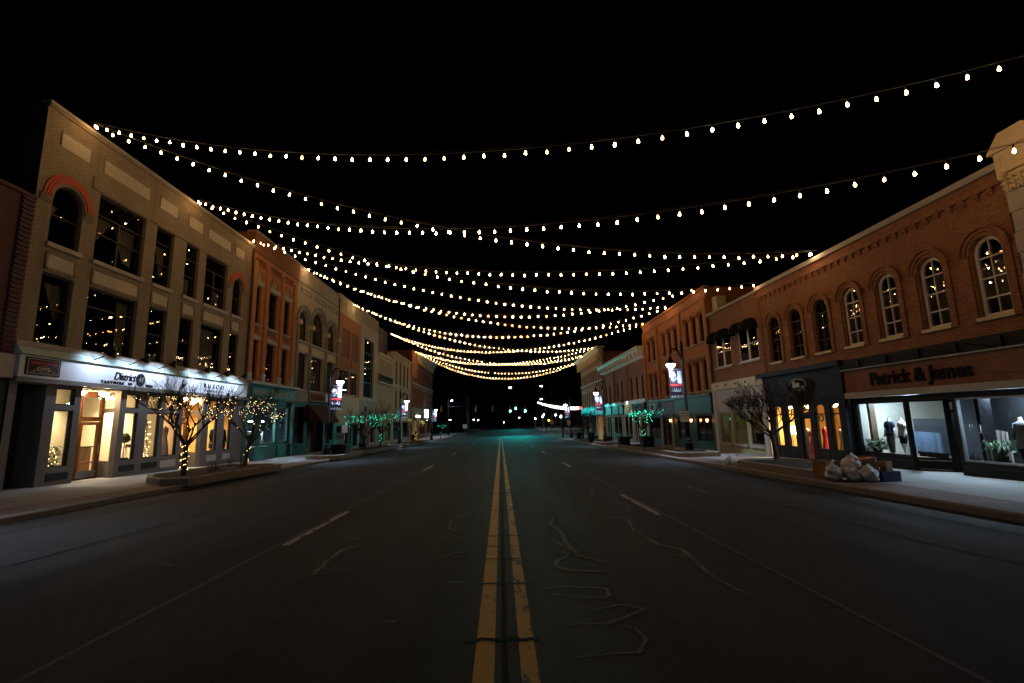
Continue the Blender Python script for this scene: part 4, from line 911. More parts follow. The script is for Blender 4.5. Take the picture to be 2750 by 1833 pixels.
# menswear front
zs = .30
mo = [(15.10, 17.22, zs, 2.05, 0), (11.10, 13.38, zs, 2.05, 0)]
mb = MB(); wall(mb, R, 15.02, 17.44, zb, 2.215, [mo[0]], .12, .04); wall(mb, R, 11.05, 13.44, zb, 2.215, [mo[1]], .12, .04); mb.fbox(R, 13.44, 15.02, 2.05, 2.215, -.9, .04); mb.build('shop_front', M['black_paint'], A1)
for o_ in mo: window(A1, R, o_, fm='steel' if o_[0] < 14 else 'black_paint', d=-.04, fw=.05, gl='shop_glass', name='shop_window')
for a, b in ((15.1, 17.2), (11.1, 13.36)):
    q = MB(); q.fbox(R, a, b, .16, .185, .04, .06); q.fbox(R, a, b, -.13, -.105, .04, .06); q.build('bulkhead_trim', M['dark_wood'], A1)
# slanted side window and door of the recessed entry
P = lambda t, z, o_=0: (R.x(.04 - .62*t), 15.02 - .78*t + o_, z)
q = MB()
for z0, z1 in ((zb, zs), (2.0, 2.06)): q.add([P(0,z0), P(1,z0), P(1,z1), P(0,z1)], [(0,1,2,3)])
for t0, t1 in ((0, .10), (.90, 1)): q.add([P(t0,zs), P(t1,zs), P(t1,2.0), P(t0,2.0)], [(0,1,2,3)])
sw = q.build('entry_window', M['black_paint'], A1); MB().add([P(.1,zs), P(.9,zs), P(.9,2.0), P(.1,2.0)], [(0,1,2,3)]).build('pane', M['shop_glass'], sw)
q = MB()
for z in (.20, -.06): q.add([P(.12,z,.02-.04), P(.88,z,-.02), P(.88,z+.025,-.02), P(.12,z+.025,-.02)], [(0,1,2,3)])
q.build('bulkhead_trim', M['ledge_metal'], A1)
dr = window(A1, R, (13.40, 14.24, -.22, 2.04), rails=(1.70,), fm='black_paint', d=-.62, fw=.08, gl='shop_glass', name='door')
text(dr, 'lettering', 'P | J', R, 13.82, 1.22, .30, -.59, 'sign_white', .003); text(A1, 'lettering', 'P  J', R, 12.95, 1.22, .28, -.02, 'sign_white', .003)
q = MB(); q.add([(R.x(-.08),13.42,zb),(R.x(-.62),13.42,zb),(R.x(-.62),13.42,zs),(R.x(-.08),13.42,zs)], [(0,1,2,3)]); q.build('entry_side', M['black_paint'], A1)
MB().add([(R.x(-.09),13.42,zs),(R.x(-.60),13.42,zs),(R.x(-.60),13.42,2.04),(R.x(-.09),13.42,2.04)], [(0,1,2,3)]).build('entry_pane', M['shop_glass'], A1)
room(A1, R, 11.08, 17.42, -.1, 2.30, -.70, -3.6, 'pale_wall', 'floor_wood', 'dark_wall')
for a, b, z in ((14.4, 17.42, .26), (11.08, 13.4, .26)):
    PF = [(R.x(-.13), b), (R.x(-.13), a + (.55 if a > 14 else 0)), (R.x(-.60), a - (.1 if a > 14 else 0)), (R.x(-.70), a - (.1 if a > 14 else 0)), (R.x(-.70), b)]
    MB().prismz(PF, -.1, z).build('display_floor', M['floor_wood'], A1)
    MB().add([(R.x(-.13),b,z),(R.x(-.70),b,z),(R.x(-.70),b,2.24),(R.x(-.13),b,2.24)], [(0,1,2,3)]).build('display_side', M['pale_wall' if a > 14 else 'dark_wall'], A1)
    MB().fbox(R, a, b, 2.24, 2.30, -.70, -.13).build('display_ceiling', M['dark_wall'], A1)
MB().fbox(R, 11.1, 13.3, .26, 2.2, -.95, -1.0).build('dark_screen', M['dark_wall'], A1); MB().fbox(R, 15.3, 16.6, .26, 1.45, -1.5, -1.54).build('dark_screen', M['dark_wall'], A1)
MB().fbox(R, 13.35, 14.6, -.1, 2.2, -1.5, -1.55).build('dark_screen', M['dark_wall'], A1)  # added dark sheet that hides the bright room wall beside the entry
MB().fbox(R, 16.98, 17.1, .26, 2.2, -.3, -.5).build('timber_post', M['floor_wood'], A1)

# ================================================================== brick house with scalloped awnings
A2 = thing('brick_building', 'plain brown brick two-storey building with black scalloped window awnings', 'building', (12.9, 25.8, gz(26)))
op = [(26.05, 28.02, 4.46, 6.35), (23.22, 25.22, 4.46, 6.40)]
mb = MB(); wall(mb, R, 22.92, 28.62, 3.6, 7.74, op, .2); mb.build('wall', M['street_brick'], A2); body(A2, R, 22.92, 28.62, -.7, 7.74, 'street_brick')
part(A2, 'coping', 'stone', R, 22.92, 28.7, 7.74, 7.88, -.3, .1)
for k, (a, b, c, e) in enumerate(op):
    window(A2, R, (a, b, c, e), rails=(5.35,), vbars=((a+b)/2,), fm='white_paint', mw=.16, d=-.08, fw=.08); part(A2, 'window_sill', 'stone', R, a-.08, b+.08, 4.36, 4.455, 0, .1)
    for j in range(2):
        y0 = a - .12 + j*((b-a)/2+.10); y1 = y0 + (b-a)/2 + .16; q = MB(); V = []; F = []; n, m = 8, 7
        for u in range(n+1):
            for v in range(m+1):
                th = PI*u/n; ph = PI/2*v/m
                V.append((R.x(.02+.62*math.sin(ph)*math.sin(th)*1.0), (y0+y1)/2 - (y1-y0)/2*math.cos(th)*math.sin(ph)*1.0 if v else (y0+y1)/2, 6.12+.50*math.cos(ph) - .06*abs(math.sin(u*PI))))
        for u in range(n):
            for v in range(m): F.append((u*(m+1)+v, (u+1)*(m+1)+v, (u+1)*(m+1)+v+1, u*(m+1)+v+1))
        q.add(V, F)
        for u in range(n):
            a0, a1 = V[u*(m+1)+m], V[(u+1)*(m+1)+m]; q.add([a0, a1, (a1[0], a1[1], a1[2]-.16), (a0[0], a0[1], a0[2]-.16)], [(0,1,2,3)])
        aw = q.build('dome_awning', M['black_fabric'], None, True); tag(aw, 'black dome awning over the %s window pair, %s half' % (('far', 'near')[k], ('near', 'far')[j]), 'awning', 'black dome awnings')
part(A2, 'shop_fascia', 'cream_stone', R, 22.95, 28.6, 3.18, 3.62, -.02, .16)
for k in range(5): part(A2, 'fascia_stud', 'dark_wood', R, 23.4+k*1.1, 23.52+k*1.1, 3.36, 3.46, .16, .19)
part(A2, 'upper_front', 'whitewash_brick', R, 22.95, 28.6, 1.9, 3.17, -.02, .08)
ops = [(26.85, 28.1, .18, 1.78), (25.1, 26.5, .2, 1.80), (23.5, 24.75, .2, 1.80)]
mb = MB(); wall(mb, R, 22.88, 28.6, -.8, 1.9, ops, .15, .02); mb.build('shop_front', M['yellow_wall'], A2)
for o_ in ops: window(A2, R, o_, fm='sign_wood' if 0 else 'taupe_paint', d=-.05, gl='shop_glass', name='shop_window')
for o_ in ops: part(A2, 'window_sill', 'stone', R, o_[0]-.05, o_[1]+.05, .06, .175, .02, .12)
for a, b in ((28.2, 28.6), (22.9, 23.3)): part(A2, 'pier', 'whitewash_brick', R, a, b, -.6, 3.16, .02, .14)
room(A2, R, 23.0, 28.5, -.3, 1.95, -.2, -3, 'yellow_wall')

MB().tube([(R.x(.07), 28.5, 7.6), (R.x(.08), 28.5, 3.7)], .05, 8).build('downpipe', M['dark_wood'], A2); MB().tube([(R.x(.04), 22.7, 7.2), (R.x(.04), 22.7, 3.7)], .025, 6).build('conduit', M['brown_brick'], A1)
# ================================================================== tall orange brick, then the two corniced blocks
A3 = thing('brick_building', 'tall orange brick three-storey building with grouped slim arched windows', 'building', (12.9, 35, gz(35)))
cs = [29.62, 30.82, 32.05, 34.25, 35.5, 36.75, 39.3, 40.55]
op = [(y-.34, y+.34, 6.36, 8.28, .3) for y in cs] + [(y-.34, y+.34, 3.3, 5.34, .3) for y in cs]
mb = MB(); wall(mb, R, 28.64, 41.95, 3.05, 9.62, op, .26); mb.build('wall', M['tall_brick'], A3); body(A3, R, 28.64, 41.95, -1, 9.62, 'tall_brick')
part(A3, 'coping', 'tall_brick', R, 28.6, 41.98, 9.62, 9.74, -.3, .14); part(A3, 'string_course', 'tall_brick', R, 28.64, 41.95, 8.98, 9.06, 0, .08)
for y in (28.68, 33.0, 38.05, 41.5): part(A3, 'pilaster', 'tall_brick', R, y, y+.4, 3.1, 8.95, 0, .12)
for o_ in op:
    window(A3, R, o_, rails=((o_[2]+o_[3])/2-.1,), d=-.16, fw=.06); y = (o_[0]+o_[1])/2
    ring(MB(), R, y, o_[3]-.3, .42, .52, 0, .10, n=10, sq=.95).build('arch_hood', M['tall_brick'], A3); part(A3, 'keystone', 'stone', R, y-.11, y+.11, o_[3]-.02, o_[3]+.13, 0, .06); part(A3, 'window_sill', 'stone', R, o_[0]-.06, o_[1]+.06, o_[2]-.1, o_[2]-.002, 0, .1)
part(A3, 'chimney', 'cream_stone', R, 27.9, 28.5, 7.9, 8.9, -.9, -.3)
part(A3, 'shop_header', 'dark_wood', R, 28.9, 41.9, 2.92, 3.1, -.02, .2)
for a, b, m_ in ((29.0, 32.6, 'teal_paint'), (32.8, 35.2, 'teal_paint'), (35.3, 38.2, 'plum_paint'), (38.4, 41.8, 'teal_paint')): part(A3, 'sign_board', m_, R, a, b, 1.88, 2.90, -.02, .12)
q = part(A3, 'poster', 'sign_white', R, 39.45, 41.1, 2.10, 2.86, .12, .14); MB().prism(R, [(40.3+.32*math.cos(2*PI*k/14), 2.45+.28*math.sin(2*PI*k/14)) for k in range(14)], .14, .145).build('poster_print', M['grey_cloth'], q)
ops = [(29.2, 31.6, .1, 1.8), (32.8, 35.0, .1, 1.7), (36.0, 38.2, -.5, 1.7), (38.8, 41.6, -.1, 1.7)]
mb = MB(); wall(mb, R, 28.64, 41.95, -1, 1.88, ops, .2, .02); mb.build('shop_front', M['dark_green_paint'], A3)
for i, o_ in enumerate(ops): window(A3, R, o_, cols=2, fm='dark_green_paint', d=-.08, gl='shop_glass', name='door' if i == 2 else 'shop_window')
for a in (35.75, 38.2): part(A3, 'door_post', 'stone', R, a, a+.16, -.6, 1.86, .02, .14)
for i, y in enumerate((29.42, 31.91, 35.84)):
    t = thing('wall_lantern', ('near', 'middle', 'far')[i] + ' glowing orange lantern on the dark green shop front', 'lamp', (R.x(.25), y, 1.4), 'orange lanterns on the green shop front')
    MB().tube([(R.x(.04), y, 1.62), (R.x(.2), y, 1.66), (R.x(.25), y, 1.6)], .012, 5).build('bracket', M['lamp_black'], t); MB().lathe([(.03, .18), (.10, .12), (.11, .10)], (R.x(.25), y, 1.42), 8).build('lantern_cap', M['lamp_black'], t); MB().lathe([(.05, -.08), (.085, .09), (.08, .1)], (R.x(.25), y, 1.42), 8).build('lantern_glass', M['lantern_glow'], t)

A4 = thing('brick_building', 'red brick building with a deep white bracketed cornice and slim dark windows', 'building', (12.9, 50, gz(50)))
cs = [42.95+k*1.88 for k in range(9)]
op = [(y-.36, y+.36, 3.42, 5.55, .3) for y in cs]
mb = MB(); wall(mb, R, 41.97, 59.2, 3.0, 7.2, op, .25); mb.build('wall', M['far_brick'], A4); body(A4, R, 41.97, 59.2, -1.2, 7.6, 'far_brick')
for o_ in op: window(A4, R, o_, rails=(4.4,), d=-.16, fw=.05)
q = MB(); q.hexa([(R.x(0),41.97,7.15),(R.x(.15),41.97,7.15),(R.x(.15),60.2,7.15),(R.x(0),60.2,7.15),(R.x(0),41.97,7.98),(R.x(.55),41.97,7.9),(R.x(.55),60.2,7.9),(R.x(0),60.2,7.98)]); q.build('cornice', M['white_paint'], A4)
part(A4, 'cornice_cap', 'white_paint', R, 41.9, 60.25, 7.92, 8.02, -.2, .68); part(A4, 'frieze_band', 'white_paint', R, 41.97, 59.2, 6.95, 7.14, 0, .1)
for k in range(14): part(A4, 'cornice_bracket', 'white_paint', R, 42.3+k*1.3, 42.48+k*1.3, 7.2, 7.85, .1, .5)
for y in (41.99, 48.0, 53.6, 58.7): part(A4, 'pilaster', 'far_brick', R, y, y+.4, 3.0, 6.9, 0, .1)
part(A4, 'shop_band', 'white_sign', R, 41.99, 59.1, 3.04, 3.36, -.02, .22)
for a, b, m_ in ((43.1, 45.7, 'poster_dark'), (46.6, 49.6, 'gold_letter'), (50.2, 51.8, 'dark_wood'), (52.2, 55.0, 'teal_paint'), (55.6, 58.4, 'teal_paint')): part(A4, 'sign_board', m_, R, a, b, 2.1, 3.0, -.02, .12)
q = MB(); q.fbox(R, 43.0, 43.12, 2.0, 3.1, -.02, .16); q.fbox(R, 45.68, 45.8, 2.0, 3.1, -.02, .16); q.fbox(R, 43.0, 45.8, 2.98, 3.1, -.02, .17); q.build('poster_frame', M['white_paint'], A4)
ops = [(42.6, 44.4, -.3, 1.9), (44.9, 46.6, -.9, 1.9), (47.2, 50.4, -.5, 1.9), (51.2, 55.2, -.5, 1.9), (56, 58.6, -.5, 1.9)]
mb = MB(); wall(mb, R, 41.97, 59.2, -1.2, 2.1, ops, .2, .02); mb.build('shop_front', M['stone'], A4)
for o_ in ops: window(A4, R, o_, cols=2, fm='white_paint', d=-.08, gl='shop_glass', name='shop_window')
room(A4, R, 47.0, 59.0, -.75, 2.0, -.2, -3.0, 'dark_wall')
for i, (y, gl_) in enumerate(((48.1, 'shop_lamp'), (53.6, 'teal_lamp'), (57.0, 'teal_lamp'))):
    gooseneck(('yellow-glowing', 'teal-glowing near', 'teal-glowing far')[i] + ' sign lamp on the white shop band of the corniced block', R, y, 3.25, .6, .2, gl_, .9, power=.45, gcol=((1, .8, .4), (.03, .85, .8), (.03, .85, .8))[i])
A5 = thing('brick_building', 'tall brick block with an ornate cream cornice touched by string lights', 'building', (12.9, 67, gz(67)))
cs = [60.3+k*1.75 for k in range(9)]
op = [(y-.36, y+.36, 6.62, 8.3, .3) for y in cs] + [(y-.36, y+.36, 3.6, 5.6, .3) for y in cs]
mb = MB(); wall(mb, R, 59.22, 75.6, 3.2, 9.4, op, .25); mb.build('wall', M['far_brick'], A5); body(A5, R, 59.22, 75.6, -1.4, 10.0, 'far_brick')
for o_ in op: window(A5, R, o_, rails=((o_[2]+o_[3])/2,), d=-.16, fw=.05); ring(MB(), R, (o_[0]+o_[1])/2, o_[3]-.3, .40, .54, 0, .1, n=8).build('window_hood', M['cream_stone'], A5)
q = MB(); q.hexa([(R.x(0),58.6,9.4),(R.x(.15),58.6,9.4),(R.x(.15),76,9.4),(R.x(0),76,9.4),(R.x(0),58.6,10.5),(R.x(.8),58.6,10.45),(R.x(.8),76,10.45),(R.x(0),76,10.5)]); q.build('cornice', M['cream_stone'], A5)
for k in range(13): part(A5, 'cornice_bracket', 'cream_stone', R, 59.0+k*1.35, 59.25+k*1.35, 9.0, 10.3, .1, .6)
part(A5, 'cornice_cap', 'cream_stone', R, 58.5, 76.1, 10.46, 10.6, -.2, .95); part(A5, 'ledge', 'cream_stone', R, 59.22, 75.6, 6.42, 6.58, 0, .2)
part(A5, 'shop_band', 'teal_paint', R, 59.3, 75.5, 2.2, 3.3, -.02, .25)
ops = [(59.8, 64.3, -.9, 2.1), (65, 69.5, -.9, 2.1), (70.2, 75, -.9, 2.1)]
mb = MB(); wall(mb, R, 59.22, 75.6, -1.5, 2.2, ops, .2, .02); mb.build('shop_front', M['stone'], A5)
for o_ in ops: window(A5, R, o_, cols=3, fm='stone', d=-.08, gl='shop_glass', name='shop_window')
room(A5, R, 59.4, 64.6, -1.05, 2.15, -.2, -3.0, 'peach_wall')
globe('warm ceiling lamp in the lit far shop past the speed limit sign', R.x(-1.4), 62, 2.14, .42, 'spa_lamp', 'ceiling lamps in the far shops', watts=400)
for i, y in enumerate((66.5, 71.5)): gooseneck(('near', 'far')[i] + ' teal sign lamp on the ornate corniced block', R, y, 3.2, .5, .2, 'teal_lamp', .9, power=.35, gcol=(.03, .85, .8))
globe('dim ceiling lamp in the olive-painted shop under the dome awnings', R.x(-1.5), 25.6, 1.94, .16, 'spa_lamp', 'ceiling lamps in the lit shops', watts=14)
# ================================================================== strings of bulbs across the street
LA = {1: (16.89, 13.07), 2: (23.15, 13.04), 3: (28.65, 13.09), 4: (37.08, 14.0), 5: (49.53, 14.15), 6: (67.1, 14.2), 7: (86.43, 14.37), 8: (90.6, 14.77)}
RA = {'a': (9.0, 9.5), 'b': (9.0, 7.5), 1: (18.06, 8.02), 2: (22.55, 8.02), '2b': (29.64, 9.81), 3: (34.67, 9.83), 5: (40.64, 9.8), 6: (61.63, 10.93), 7: (68.62, 10.83), 8: (77.67, 10.82)}
ST = [(1,'a',2.0,'highest string of bulbs, from the tan roof out past the picture edge'),
 (2,'b',2.0,'bulb string from the tan roof to the carved stone capital'),
 (1,1,1.8,'bulb string from above the first coral arch to the seven-arch brick coping'),
 (3,1,1.5,'bulb string from the far tan roof corner to the seven-arch brick coping'),
 (2,2,2.1,'bulb string from mid tan roof to the far end of the seven-arch coping'),
 (3,3,1.7,'bulb string from the far tan roof corner to the tall orange parapet'),
 (4,'2b',2.8,'bulb string from the pale arched building to the tall orange near corner'),
 (4,5,2.1,'bulb string from the pale arched building to the tall orange far corner'),
 (5,3,2.9,'bulb string from the red panel building to the tall orange parapet middle'),
 (5,6,2.3,'bulb string from the red panel building to the ornate cornice near end'),
 (6,5,2.6,'bulb string from the dark brick block to the tall orange far corner'),
 (6,7,2.7,'bulb string from the dark brick block to the ornate cornice, one bulb out'),
 (7,6,2.3,'bulb string from the far orange pier to the ornate cornice near end'),
 (7,8,2.8,'second lowest far bulb string, one bulb out near its middle'),
 (8,8,3.7,'lowest bulb string at the far end of the street'),
 (8,7,1.8,'bulb string from the pale far cornice to mid ornate cream cornice')]
prof = [(.012,.055),(.018,.044),(.021,.030),(.029,.010),(.034,-.010),(.033,-.024),(.026,-.040),(.012,-.050),(.003,-.052)]
bulb_me = [MB().lathe(prof, n=8).mesh('bulb', M[k], True) for k in ('bulb_glow', 'bulb_glow_amber', 'bulb_glow_bright')]
rb = random.Random(5)
for i, (l, r, sag, lab) in enumerate(ST):
    A = Vector((-15.35, *LA[l])); B = Vector((12.85, *RA[r]))
    ln = (B - A).length * (1 + 2.6 * (sag / (B - A).length) ** 2); n = int(ln / .61)
    def P(t, up=0.0): q = A + (B - A) * t; q.z += up - 4 * sag * t * (1 - t); return q
    st = thing('string_light', lab, 'string light', tuple(A), 'strings of bulbs across the street')
    mb = MB(); mb.tube([P(k/60, .16) for k in range(61)], .010, 4); mb.tube([P(k/30, .16 + .07 * math.sin(PI*k/30) ** .5) for k in range(31)], .006, 3); mb.build('cable', M['cable'], st)
    sk = MB(); ph = rb.random()
    dead = {11: (22,), 13: (24,)}.get(i, ())
    for k in range(n):
        t = (k + .3 + .4 * ph) / n
        if t >= .995: continue
        q = P(t, rb.uniform(-.02, .02)); sk.tube([(q.x, q.y, q.z + .155), (q.x, q.y, q.z + .065)], .02, 5)
        if k in dead: continue
        u = rb.random(); o = bpy.data.objects.new('bulb', bulb_me[0 if u < .66 else 1 if u < .84 else 2]); col.objects.link(o); o.parent = st
        o.matrix_parent_inverse = ROOTINV[st.name]; o.location = q; o.rotation_euler = (rb.uniform(-.15, .15), rb.uniform(-.15, .15), rb.uniform(0, 6))
    stuff(sk.build('bulb_socket', M['cable'], st))

# ================================================================== street lamps with banners
def lamp_post(label, x, y, face):
    t = thing('street_lamp', label, 'street lamp', (x, y, gz(y) + .15), 'black street lamps with banners', True)
    MB().lathe([(.30,0),(.30,.10),(.24,.14),(.22,.62),(.17,.72),(.16,.80),(.11,.88),(.10,.95)], n=8).build('pedestal', M['lamp_black'], t)
    MB().lathe([(.095,.93),(.085,2.2),(.09,2.22),(.09,2.32),(.08,2.34),(.062,5.7),(.09,5.72),(.09,5.8),(.05,5.86),(.06,5.95),(.01,6.12)], n=12).build('pole', M['lamp_black'], t, True)
    mb = MB(); mb.tube([(.06*face,0,5.0),(.12*face,0,5.35),(.30*face,0,5.62),(.52*face,-.05,5.62),(.68*face,-.11,5.45),(.70*face,-.12,5.22)], [.035,.04,.045,.04,.032,.028], 8)
    mb.tube([(.06*face,0,5.55),(.22*face,0,5.5),(.30*face,0,5.36),(.24*face,0,5.25),(.16*face,0,5.30)], .02, 6); mb.tube([(.36*face,0,5.60),(.45*face,0,5.46),(.56*face,0,5.42),(.60*face,0,5.50)], .018, 6); mb.build('scroll_arm', M['lamp_black'], t, True)
    MB().lathe([(.03,5.24),(.06,5.18),(.09,5.10),(.12,5.0),(.20,4.88),(.26,4.80),(.255,4.785)], (.70*face,-.12,0), 14).build('lamp_hood', M['lamp_black'], t, True)
    MB().lathe([(.21,4.785),(.235,4.75),(.21,4.68),(.15,4.63),(.12,4.60)], (.70*face,-.12,0), 14).build('lamp_lens', M['lamp_lens'], t, True)
    spot(t, (.70*face, -.12, 4.58), (0, 0, -1), 1100, 118, COOL, .8, .12)
    a, b = sorted((.10*face, .78*face)); w_ = b - a
    mb = MB(); mb.tube([(0,0,4.52),(.82*face,0,4.52)], .014, 6); mb.tube([(0,0,3.02),(.82*face,0,3.02)], .014, 6); mb.build('banner_arm', M['steel'], t)
    bn = MB().box(a, b, -.006, .006, 3.04, 4.50).build('banner', M['poster_dark'], t)
    for sd in (-1, 1):
        e0, e1 = sorted((.007*sd, .010*sd)); X = lambda u: a + w_*u
        MB().box(X(.66), X(.97), e0, e1, 3.75, 4.42).build('banner_print', M['sign_white'], bn)
        MB().add([(X(.28)+.19*w_*1.2*math.cos(2*PI*k/12), e1, 4.18+.16*math.sin(2*PI*k/12)) for k in range(12)], [tuple(range(12))]).build('banner_print', M['sign_white'], bn)
        MB().add([(X(.10),e1,3.95),(X(.30),e1,3.78),(X(.62),e1,4.02),(X(.45),e1,4.22)], [(0,1,2,3)]).build('banner_print', M['grey_cloth'], bn)
        MB().box(X(.0), X(1), e0, e1, 3.60, 3.72).build('banner_print', M['sign_red'], bn)
        q = MB()
        for k in range(5): q.tube([(X(.10+.16*k), e1, 3.32), (X(.16+.16*k), e1, 3.50), (X(.22+.16*k), e1, 3.30)], .012, 4)
        for k in range(4): q.box(X(.06+.25*k), X(.18+.25*k), e0, e1, 3.06, 3.10)
        q.build('banner_print', M['sign_white'], bn)
    return t
lamps = [(-10.9, 31.0, 1, 'street lamp beside the maroon awning, with a red and white banner'), (-10.8, 52.5, 1, 'street lamp in front of the tan colonnade, with a dark banner'), (-10.9, 77, 1, 'far street lamp before the dark red block, banner lit white'),
         (9.9, 25.5, -1, 'street lamp in front of the tall orange brick, with a red and white banner'), (9.9, 46.0, -1, 'street lamp carrying the speed limit sign'), (10.0, 69.0, -1, 'far street lamp before the ornate corniced block'),
         (-11.5, 9.6, 1, 'street lamp on the left walk just outside the picture'), (10.6, 1.5, -1, 'street lamp on the right walk just outside the picture'), (-11.0, -14, 1, 'street lamp behind the viewer on the left walk'), (10.2, -18, -1, 'street lamp behind the viewer on the right walk')]
for x, y, fc, lab in lamps: lamp_post(lab, x, y, fc)
def plate(name, label, x, y, z0, w_, h, m='sign_white', txt=(), post=True, group=None):
    t = thing(name, label, 'sign', (x, y, gz(y) + .15), group, False)
    if post: MB().tube([(x, y+.03, gz(y)+.15), (x, y+.03, z0+h)], .025, 6).build('post', M['steel'], t)
    MB().box(x-w_/2, x+w_/2, y-.012, y, z0, z0+h).build('sign_plate', M[m], t)
    F_ = Side(y, -1)
    for s_, dz, size in txt:
        ob = text(t, 'lettering', s_, F_, 0, 0, size, .014, 'sign_black', .001, 0, size*.03)
        for v in ob.data.vertices: X, Y, Z = v.co; v.co = (x - Y, X, z0 + h*dz + Z)
    return t
plate('road_sign', 'white speed limit 25 sign on a lamp pole by the far shops', 9.95, 45.8, 1.05, .52, .66, txt=(('SPEED', .84, .12), ('LIMIT', .66, .12), ('25', .30, .30)), post=False)
plate('road_sign', 'white notice plate with made-up wording on the pole of the lamp by the tall orange brick', 9.72, 25.30, 1.42, .50, .58, txt=(('NO PARKING', .78, .075), ('2 AM TO 6 AM', .56, .065)), post=False)  # the parking wording lettered on this plate is made up
plate('road_sign', 'small white notice on a post beside the green shop front', -10.8, 28.6+.0+5.4, 1.1, .40, .55)
plate('road_sign', 'small white parking sign on a slim post past the teal shops', 9.3, 66.0, .9, .45, .7, group='far parking signs'); plate('road_sign', 'square white sign on a far post before the crossing', 8.9, 84.0, .9, .45, .7, group='far parking signs')
plate('road_sign', 'pale blue-white one way plate beyond the crossing', -8.2, 112, .1, 1.0, .9)

# ================================================================== planters, trees and fairy lights
def planter(label, poly, soil=True, h=.22, group=None):
    cx_, cy_ = sum(p[0] for p in poly)/len(poly), sum(p[1] for p in poly)/len(poly)
    t = thing('tree_planter' if soil else 'lamp_island', label, 'planter', (cx_, cy_, gz(cy_)+.15), group)
    n = len(poly); I = []
    for k in range(n):
        p, a, b = Vector((*poly[k], 0)), Vector((*poly[k-1], 0)), Vector((*poly[(k+1) % n], 0))
        d = ((b-p).normalized() + (a-p).normalized()); c_ = Vector((cx_, cy_, 0)) - p
        I.append(p + c_.normalized()*.24)
    V = []; F = []
    for k in range(n):
        (x, y), q = poly[k], I[k]; V += [(x, y, gz(y)+.10), (x, y, gz(y)+.13+h), (x+(q.x-x)*.15, y+(q.y-y)*.15, gz(y)+.15+h), (q.x, q.y, gz(q.y)+.15+h), (q.x, q.y, gz(q.y)+.12)]
    for k in range(n):
        j = (k+1) % n
        for e in range(4): F.append((5*k+e, 5*j+e, 5*j+e+1, 5*k+e+1))
    MB().add(V, F).build('planter_rim', M['planter_concrete'], t)
    S_ = [(q.x, q.y, gz(q.y)+.15+h-.06) for q in I]; m = MB().add(S_ + [(cx_, cy_, gz(cy_)+.15+h+.03)], [(k, (k+1) % n, n) for k in range(n)]); m.build('soil', M['soil'], t)
    return t
def rounded(x0, x1, y0, y1, r=.5):
    P = []
    for cx_, cy_, a0 in ((x1-r, y0+r, -PI/2), (x1-r, y1-r, 0), (x0+r, y1-r, PI/2), (x0+r, y0+r, PI)):
        for k in range(4): a = a0 + PI/2*k/3; P.append((cx_+r*math.cos(a), cy_+r*math.sin(a)))
    return P
planter('long concrete tree planter before the white-signed shop', [(-10.15, 16.3), (-10.0, 22.6), (-10.5, 23.2), (-12.4, 23.4), (-12.9, 22.8), (-12.7, 18.0), (-12.0, 17.0), (-10.9, 16.05)])
planter('concrete island at the lamp by the maroon awning', rounded(-11.9, -9.8, 29.8, 32.6), False); planter('concrete planter under the bare tree before the red panel building', rounded(-12.3, -10.0, 36.8, 48.5))
planter('round island at the lamp before the colonnade', rounded(-12.0, -9.9, 51.4, 54.0), False); planter('low planter of the yellow-lit tree', rounded(-12.2, -10.0, 62, 69))
planter('concrete tree planter beside the white rubbish bags', [(8.72, 13.85), (10.4, 13.85), (11.1, 14.5), (11.1, 18.3), (10.6, 18.9), (9.2, 18.7), (8.72, 18.0)])
planter('concrete island at the lamp before the tall orange brick', rounded(8.75, 10.9, 23.7, 27.0), False); planter('concrete planter of the green-lit tree', rounded(8.8, 10.9, 30.2, 36.4)); planter('concrete island at the speed limit lamp', rounded(8.8, 10.8, 42.4, 46.8), False)
planter('far planter under the dark trees past the teal shops', rounded(8.9, 10.9, 53, 60))
